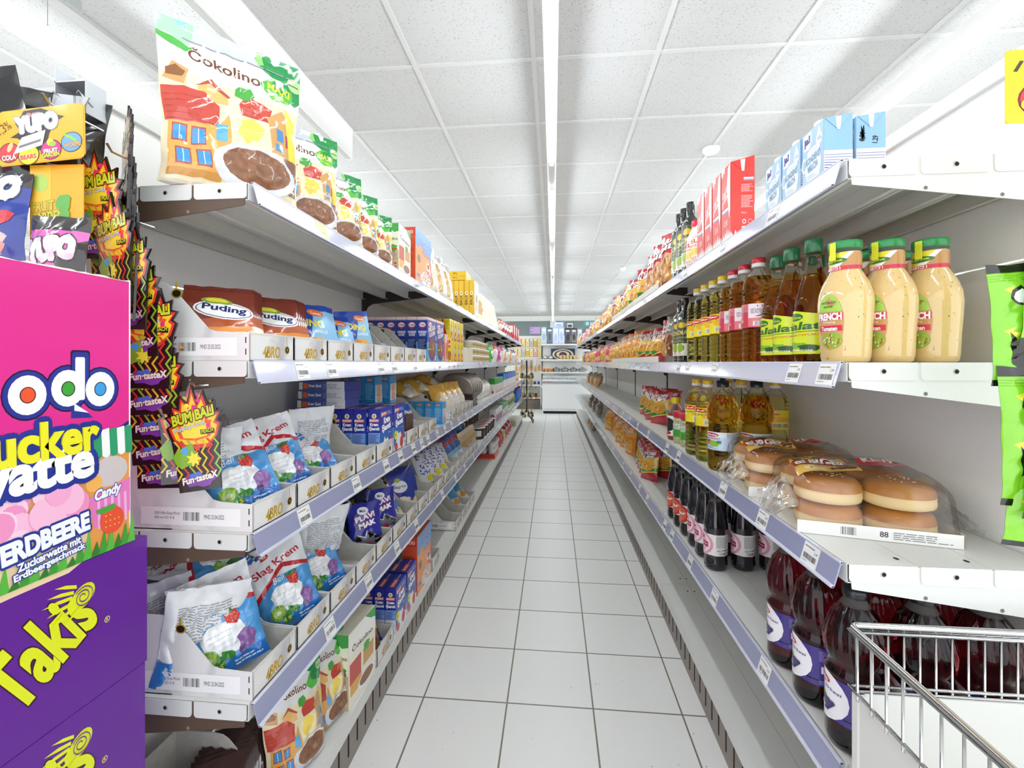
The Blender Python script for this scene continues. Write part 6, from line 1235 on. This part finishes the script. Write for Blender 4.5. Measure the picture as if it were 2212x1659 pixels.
GBg=bag('sour_candy_bag',.105,.205,.028,'#86cf2a',ga_,back='#86cf2a',seed=91,wr=.004,nu=12,nv=18,rough=.2,coat=.8,zz=.003)
for i,(x,y,z,rz,ry,nm) in enumerate(((.692,.678,1.222,-6,2,'topmost'),(.678,.694,1.168,-8,-2,'second'),(.690,.672,.985,-6,2,'third'),(.680,.688,1.0,-10,-1,'fourth'),(.688,.690,.942,-8,3,'lowest'))):
    if i==4: put(GBg,x-.004,y+.003,z-.002,'green sour candy bag on the yellow clip strip, lowest, showing a pink sugared sweet','candy bag','green sour candy bags',R(rz),0,R(ry),sc=(1,1,.72))
    elif i==1: put(GBg,x-.003,y+.003,z,'green sour candy bag on the yellow clip strip, %s from the top'%nm,'candy bag','green sour candy bags',R(rz),0,R(ry),sc=(1,1,.84))
    else: put(GBg,x,y,z,'green sour candy bag on the yellow clip strip, %s from the top'%nm if i else 'green sour candy bag on the yellow clip strip, topmost of five','candy bag','green sour candy bags',R(rz),0,R(ry),sc=(1,1,1 if i==0 else .95))
# ---- wire basket
BS=empty('wire_basket',(.479,.78,0)); X1,Y1=.62,-.60
g=G()
g.tube([(0,Y1,.774),(0,-.012,.774),(.003,-.003,.774),(.012,0,.774),(X1,0,.774)],.0048,CHROME,10); g.tube([(.004,Y1,.764),(.004,-.004,.764),(X1,-.004,.764)],.003,CHROME,8)
g.tube([(-.001,Y1,.7665),(-.001,.001,.7665),(X1,.001,.7665)],.0022,CHROME,8)
g.build('rim',BS)
g=G(); g.tube([(0,Y1,.676),(0,0,.676),(X1,0,.676)],.003,CHROME,8); g.tube([(.004,Y1,.6695),(.004,-.004,.6695),(X1,-.004,.6695)],.0022,CHROME,8); g.build('lower_rail',BS)
k=0; x=.012
while x<X1: g=G(); g.tube([(x,.0008,.664),(x,.0008,.772)],.0019,CHROME,6); g.build('upright_wire',BS); x+=.0238
y=-.02
while y>Y1: g=G(); g.tube([(0,y,.664),(0,y,.772)],.0019,CHROME,6); g.build('upright_wire',BS); y-=.031
PW=mat('#dadad5',.35,0,.2,name='white_basket_panel')
for nm,b in (('side_panel',(.005,Y1,.08,.008,-.008,.668)),('back_panel',(.008,-.009,.08,X1,-.006,.668)),('base_panel',(.008,Y1,.45,X1,-.009,.455))):
    g=G(); g.box(*b,PW); g.build(nm,BS)
g=G(); g.bbox(.003,-.016,.0,.02,.0,.668,PW,.002); g.box(.0195,-.014,.60,.021,-.002,.66,STEEL); g.build('corner_post',BS)
for x,y in ((X1-.02,-.016),(.003,Y1),(X1-.02,Y1)): g=G(); g.bbox(x,y,0,x+.016,y+.016,.668,PW,.002); g.build('corner_post',BS)
tag(BS,'chrome wire basket bin with white panels at the lower right corner','wire basket')
# ================================================================ far end of the aisle
g=G(); FZ=empty('chest_freezer',(-.26,10.62,0)); FW=1.6
w1=mat('#eeefef',.3,0,.3); gr=mat('#b9bcbe',.35)
g.bbox(0,0,.06,FW,.68,.70,w1,.012); g.build('cabinet',FZ)
g=G(); g.box(.03,.03,0,FW-.03,.66,.06,BLACK); g.build('base',FZ)
g=G(); g.bbox(-.005,-.008,.70,FW+.005,.69,.76,gr,.01); g.box(0,-.0095,.725,FW,-.0075,.735,mat('#77797b',.4)); g.box(.02,-.0095,.742,.22,-.0078,.752,mat('#c9303a',.4)); g.build('trim_band',FZ)
g=G(); g.box(0,-.0015,.09,FW,-.0005,.10,gr); g.box(0,-.0015,.115,FW,-.0005,.12,gr); g.build('lower_band',FZ)
g=G(); g.bbox(0,0,.76,FW,.03,.80,w1,.006); g.bbox(0,.65,.76,FW,.68,.86,w1,.006); g.build('lid_frame',FZ)
g=G(); g.prism([(.03,.79),(.65,.85),(.65,.856),(.03,.796)],.01,FW-.01,mat('#cfdfe4',.05,0,0,.6,1,1.4,'freezer_lid_glass')); g.build('glass_lid',FZ)
tag(FZ,'white chest freezer with glass lid at the far end of the aisle','freezer')
# shelving unit against the far display
HS=empty('housewares_shelving',(-.31,11.55,0)); HW=1.6
g=G(); g.box(0,.37,0,HW,.39,1.74,PANEL); g.build('back_panel',HS)
for x in (0,HW-.03): g=G(); g.box(x,.34,0,x+.03,.37,1.74,mat('#3a3a3c',.4)); g.build('upright',HS)
for z in (1.676,1.28,.96,.6): g=G(); g.bbox(0,0,z-.04,HW,.37,z,WHITE,.004); g.build('shelf',HS)
g=G(); g.box(0,0,0,HW,.37,.12,mat('#4a4440',.5)); g.build('base_shelf',HS)
tag(HS,'white housewares shelving behind the chest freezer','shelving')
def kbox(name,W,D,H,c1,c2,x,z,lab,seed=1):
    a=Art(); a.rect(8,8,92,92,c2); a.blob(50,42,28,26,c1,10,.3,seed); a.rect(20,78,80,88,'#f2f2f2' if c1!='#f2f2f2' else '#444444')
    put(carton(name,W,D,H,c1,a,a,None),x,11.72,z,lab,'box','housewares boxes')
kbox('knife_box',.13,.1,.44,'#9fb6bd','#c2d3d6',-.24,1.677,'grey-green tall housewares box at the left end of the top shelf',2)
kbox('glass_box',.15,.1,.42,'#4c5565','#6a7488',-.09,1.677,'dark slate housewares box beside the grey-green one',3)
kbox('glass_box',.14,.1,.43,'#a9b9dc','#cfd9ee',.065,1.677,'pale blue housewares box, left of the pair',4)
kbox('glass_box',.14,.1,.43,'#a9b9dc','#cfd9ee',.21,1.677,'pale blue housewares box, right of the pair',5)
kbox('utensil_box',.15,.1,.4,'#2a2a2e','#55555c',.37,1.677,'black utensil box on the top housewares shelf, left one',6)
kbox('utensil_box',.15,.1,.4,'#2a2a2e','#77777c',.53,1.677,'black utensil box on the top housewares shelf, right one',7)
kbox('utensil_box',.12,.1,.4,'#8f9294','#d6d8d8',.68,1.677,'grey utensil box at the right end of the top housewares shelf',8)
kbox('glass_box',.26,.1,.13,'#8d9bc0','#b9c4de',.14,2.108,'flat bluish box lying on the pale blue pair',9)
kbox('utensil_box',.2,.1,.14,'#3a3a3e','#b0b0b4',.43,2.08,'flat black and white box lying on the black utensil boxes',10)
a=Art(); a.ell(50,45,44,50,'#e8d9b8'); a.ell(50,45,36,42,'#22315e'); a.ell(50,45,28,34,'#e2cf9f'); a.ell(50,42,16,26,'#22315e'); a.ell(50,38,6,10,'#d8603a')
put(carton('plate_set_box',.62,.06,.28,'#22315e',a),.25,11.80,1.281,'navy and gold boxed plate set on the second housewares shelf','plate set')
TP=G(); TP.lathe([(.03,0),(.05,.01),(.055,.05),(.04,.085),(.02,.095),(.006,.11),(.002,.115)],mat('#c9c9cc',.15,1),18); TP.tube([(.05,0,.05),(.09,0,.075),(.1,0,.1)],.008,mat('#c9c9cc',.15,1),8); TP.tube([(-.05,0,.07),(-.085,0,.07),(-.085,0,.03),(-.05,0,.02)],.005,BLACK,8); TP=TP.build('teapot')
CP2=G(); CP2.lathe([(.03,0),(.032,.002),(.035,.1),(.034,.102)],mat('#d9b980',.25,0,.4),16); CP2=CP2.build('gold_cup')
PT=G(); PT.lathe([(.07,0),(.085,.012),(.088,.07),(.092,.075),(.088,.08),(.06,.1),(.015,.11),(.012,.125),(.004,.13)],mat('#bcbcc0',.18,1),22); PT.tube([(-.088,0,.06),(-.12,0,.06)],.008,BLACK,8); PT.tube([(.088,0,.06),(.12,0,.06)],.008,BLACK,8); PT=PT.build('cooking_pot')
for i,x in enumerate((-.2,-.06)): put(TP,x,11.68,1.281,'small steel teapot on the second housewares shelf, %s one'%['left','right'][i],'teapot','steel teapots')
for i in range(6): put(CP2,.2+.085*i,11.62,1.281,'gold coloured cup on the second housewares shelf, %s from the left'%['first','second','third','fourth','fifth','sixth'][i],'cup','gold cups')
for i in range(4): put(PT,.08+.22*i,11.70,.961,'steel cooking pot on the third housewares shelf, %s from the left'%['first','second','third','fourth'][i],'pot','steel pots')
CO2=G(); CO2.lathe([(.02,0),(.04,.012),(.045,.07),(.04,.09)],mat('#c9804a',.25,.6),16); CO2=CO2.build('copper_cup')
for i in range(3): put(CO2,-.24+.1*i,11.66,.961,'small copper cup on the third housewares shelf, %s from the left'%['first','second','third'][i],'cup','copper cups')
put(carton('gift_box',.33,.1,.2,'#26232a',None),.25,11.78,.601,'black gift box just above the freezer lid','box')
# pegboard bay on the left
PG=empty('pegboard_bay',(-1.75,11.6,0)); PWd=1.42
g=G(); g.box(0,.33,0,PWd,.35,1.9,mat('#e0ddd3',.5))
for i in range(23):
    for j in range(28): 
        x,z=.04+i*.06,.25+j*.058; g.add([(x-.004,.3296,z-.008),(x+.004,.3296,z-.008),(x+.004,.3296,z+.008),(x-.004,.3296,z+.008)],[(0,1,2,3)],mat('#9a968c',.7))
g.build('pegboard',PG)
for z in (.63,.30): g=G(); g.bbox(0,0,z-.035,PWd,.33,z,WHITE,.003); g.build('shelf',PG)
g=G(); g.box(0,.01,0,PWd,.33,.25,mat('#5d554d',.5)); g.build('base_shelf',PG); tag(PG,'pegboard bay with hanging kitchen utensils at the far left end of the aisle','shelving')
cols=[('#d9b92c','#f0e6b8'),('#c8323a','#f0ece6'),('#d9b92c','#efe2a0'),('#d2a92c','#f3ecd2'),('#8f9294','#dcdcdc'),('#d9b92c','#c9a02c')]
protos=[]
for k,(c1,c2) in enumerate(cols):
    a=Art(); a.rect(8,6,92,70,c2); a.rect(24,12,44,62,c1); a.rect(56,12,76,62,c1); a.rect(10,78,90,94,'#f4f2ea'); protos.append(carton('utensil_card',.085,.02,.2,c1,a))
n=0
for row,z in enumerate((1.62,1.36)):
    for i in range(10):
        p=protos[(i*5+row*2)%6]; n+=1
        put(p,-.36-.105*i,11.915,z,'blister card of cutlery on the pegboard, %s row, %s from the right'%(['upper','lower'][row],['first','second','third','fourth','fifth','sixth','seventh','eighth','ninth','tenth'][i]),'blister card','cutlery blister cards')
g=G(); m_=mat('#c9995e',.6,name='light_wood'); g.prism([(-.012,0),(-.03,.03),(-.032,.1),(-.01,.14),(-.008,.3),(.008,.3),(.01,.14),(.032,.1),(.03,.03),(.012,0)],-.004,.004,m_,'y'); g.box(-.016,-.006,.17,.016,-.004,.3,mat('#eeeae0',.6)); SPT=g.build('wooden_spatula')
for i in range(7): put(SPT,-.37-.1*i,11.91,.98-(.03*(i%2)),'wooden spatula hanging on the pegboard, %s from the right'%['first','second','third','fourth','fifth','sixth','seventh'][i],'spatula','wooden spatulas')
CL_=[('#2f4fae','blue'),('#c9303a','red'),('#e8c52c','yellow'),('#2a2a2e','black')]
CNT=[]
for c,nm in CL_: 
    g=G(); g.lathe([(.03,0),(.035,.003),(.035,.06),(.03,.065),(.028,.08),(.005,.082)],mat(c,.3,0,.3),14); CNT.append((g.build('small_pot'),nm))
for i in range(9): p,nm=CNT[(i*3)%4]; put(p,-.38-.1*i,11.74,.631,'small %s pot on the pegboard shelf, %s from the right'%(nm,['first','second','third','fourth','fifth','sixth','seventh','eighth','ninth'][i]),'pot','small pots under the pegboard')
put(carton('white_box',.16,.12,.2,'#efefec'),-.85,11.8,.631+.0,'white box on the pegboard shelf behind the small pots','box')
OB_=bottle('decorative_bottle',[(.03,0),(.036,.01),(.038,.1),(.03,.14),(.012,.17),(.012,.24)],mat('#5a6a3a',.05,0,0,.8,1,1.4),.1,[(BLACK,[(.014,.235),(.014,.26)])],seg=16)
for i in range(3): put(OB_,-.45-.14*i,11.75,.301,'green glass bottle on the low pegboard shelf, %s from the right'%['first','second','third'][i],'bottle','green glass bottles')
BSK=G(); BSK.lathe([(.06,0),(.075,.08),(.077,.085)],noisy('woven_basket','#c9ae7a','#9a7f4e',120,.35,.65,.8),18); BSK.tube([(-.075,0,.08),(-.05,0,.15),(0,0,.18),(.05,0,.15),(.075,0,.08)],.005,mat('#b39660',.8),6); BSK=BSK.build('wicker_basket')
for i in range(3): put(BSK,-.90-.17*i,11.75,.301,'small wicker basket on the low pegboard shelf, %s from the right'%['first','second','third'][i],'basket','wicker baskets')
g=G(); g.box(-.05,-.003,0,.05,0,.035,mat('#f0822c',.5)); put(g.build('price_card'),-.42,11.6,.268,'orange price card on the low pegboard shelf','price card')
# hanging signs
for (x,z,w_,h_,c,lab,tx) in ((.92,2.10,.34,.15,'#4f8f98','teal department sign hanging over the far housewares','HAUS'),(-.46,1.93,.26,.17,'#b48fc0','lilac department sign hanging over the pegboard','')):
    a=Art(); a.rect(2,4,98,96,c)
    if tx: a.ell(30,50,11,26,'#e9f1f2'); a.ell(30,50,5,11,c); a.rect(52,30,60,70,'#dfeaec'); a.rect(64,24,67,76,'#dfeaec'); a.rect(70,30,78,70,'#dfeaec'); a.rect(86,34,94,62,'#dfeaec')
    else: a.rect(6,24,24,88,'#3a4fae'); a.rect(10,34,20,78,'#c9c0e0')
    g=G(); g.bbox(-w_/2,-.004,0,w_/2,.004,h_,mat(c,.5),.001); lay(g,a,flat((-w_/2,-.0042,0),(w_,0,0),(0,0,h_),(0,-1,0)),rough=.5)
    for s_ in (-1,1): g.tube([(s_*w_*.4,0,h_),(s_*w_*.4,0,CH-z)],.0015,STEEL,5)
    put(g.build('department_sign'),x,11.45,z,lab,'sign')
# wire utensil rack at the end of the left shelving
RK=empty('utensil_rack',(-.53,9.06,0))
g=G(); 
for s_ in (-1,1):
    g.tube([(s_*.13,-.16,.02),(0,0,.26),(s_*.0,0,.26)],.011,BLACK,8); g.tube([(s_*.13,.14,.02),(0,0,.26)],.011,BLACK,8); g.tube([(s_*.13,-.16,.012),(s_*.13,.14,.012)],.011,BLACK,8)
g.tube([(0,0,.2),(0,0,1.24)],.011,BLACK,10); g.build('stand',RK)
for k,z in enumerate((1.26,.87,.48)):
    g=G(); g.tube([(.11*cos(q*pi/10),.11*sin(q*pi/10),z) for q in range(21)],.003,CHROME,6); g.tube([(-.11,0,z),(.11,0,z)],.003,CHROME,6); g.tube([(0,-.11,z),(0,.11,z)],.003,CHROME,6); g.build('hanging_ring',RK)
tag(RK,'black and chrome utensil rack standing at the far end of the left shelving','rack')
g=G(); sm=mat('#b9a67c',.25,.7,name='brass_steel'); g.tube([(0,0,0),(0,0,-.2)],.004,sm,6); g.lathe([(.001,-.262),(.018,-.255),(.026,-.235),(.02,-.212),(.004,-.198)],sm,12); g.tube([(0,0,0),(.004,0,.008),(0,0,.014)],.002,sm,5); LD=g.build('serving_spoon')
g=G(); sm2=mat('#8f8f90',.25,.8,name='grey_steel'); g.tube([(0,0,0),(0,0,-.18)],.004,sm2,6); g.prism([(-.022,-.18),(.022,-.18),(.028,-.25),(-.028,-.25)],-.001,.001,sm2,'y'); g.tube([(0,0,0),(.004,0,.008),(0,0,.014)],.002,sm2,5); SP2=g.build('steel_turner')
n=0
for k,z in enumerate((1.24,.85,.46)):
    for q in range(12):
        a_=q*pi/6+.2; p,nm=((LD,'brass serving spoon'),(SP2,'steel turner'))[(q+k)%2]; n+=1
        put(p,-.53+.11*cos(a_),9.06+.11*sin(a_),z,'%s hanging on the %s ring of the utensil rack'%(nm,['top','middle','low'][k]),'utensil','%ss on the %s ring'%(nm,['top','middle','low'][k]),a_,sc=1.4)

for o in list(bpy.data.objects):
    if o.parent is None and 'label' not in o and 'kind' not in o and o.type!='CAMERA':
        for c in list(o.children_recursive): bpy.data.objects.remove(c)
        bpy.data.objects.remove(o)
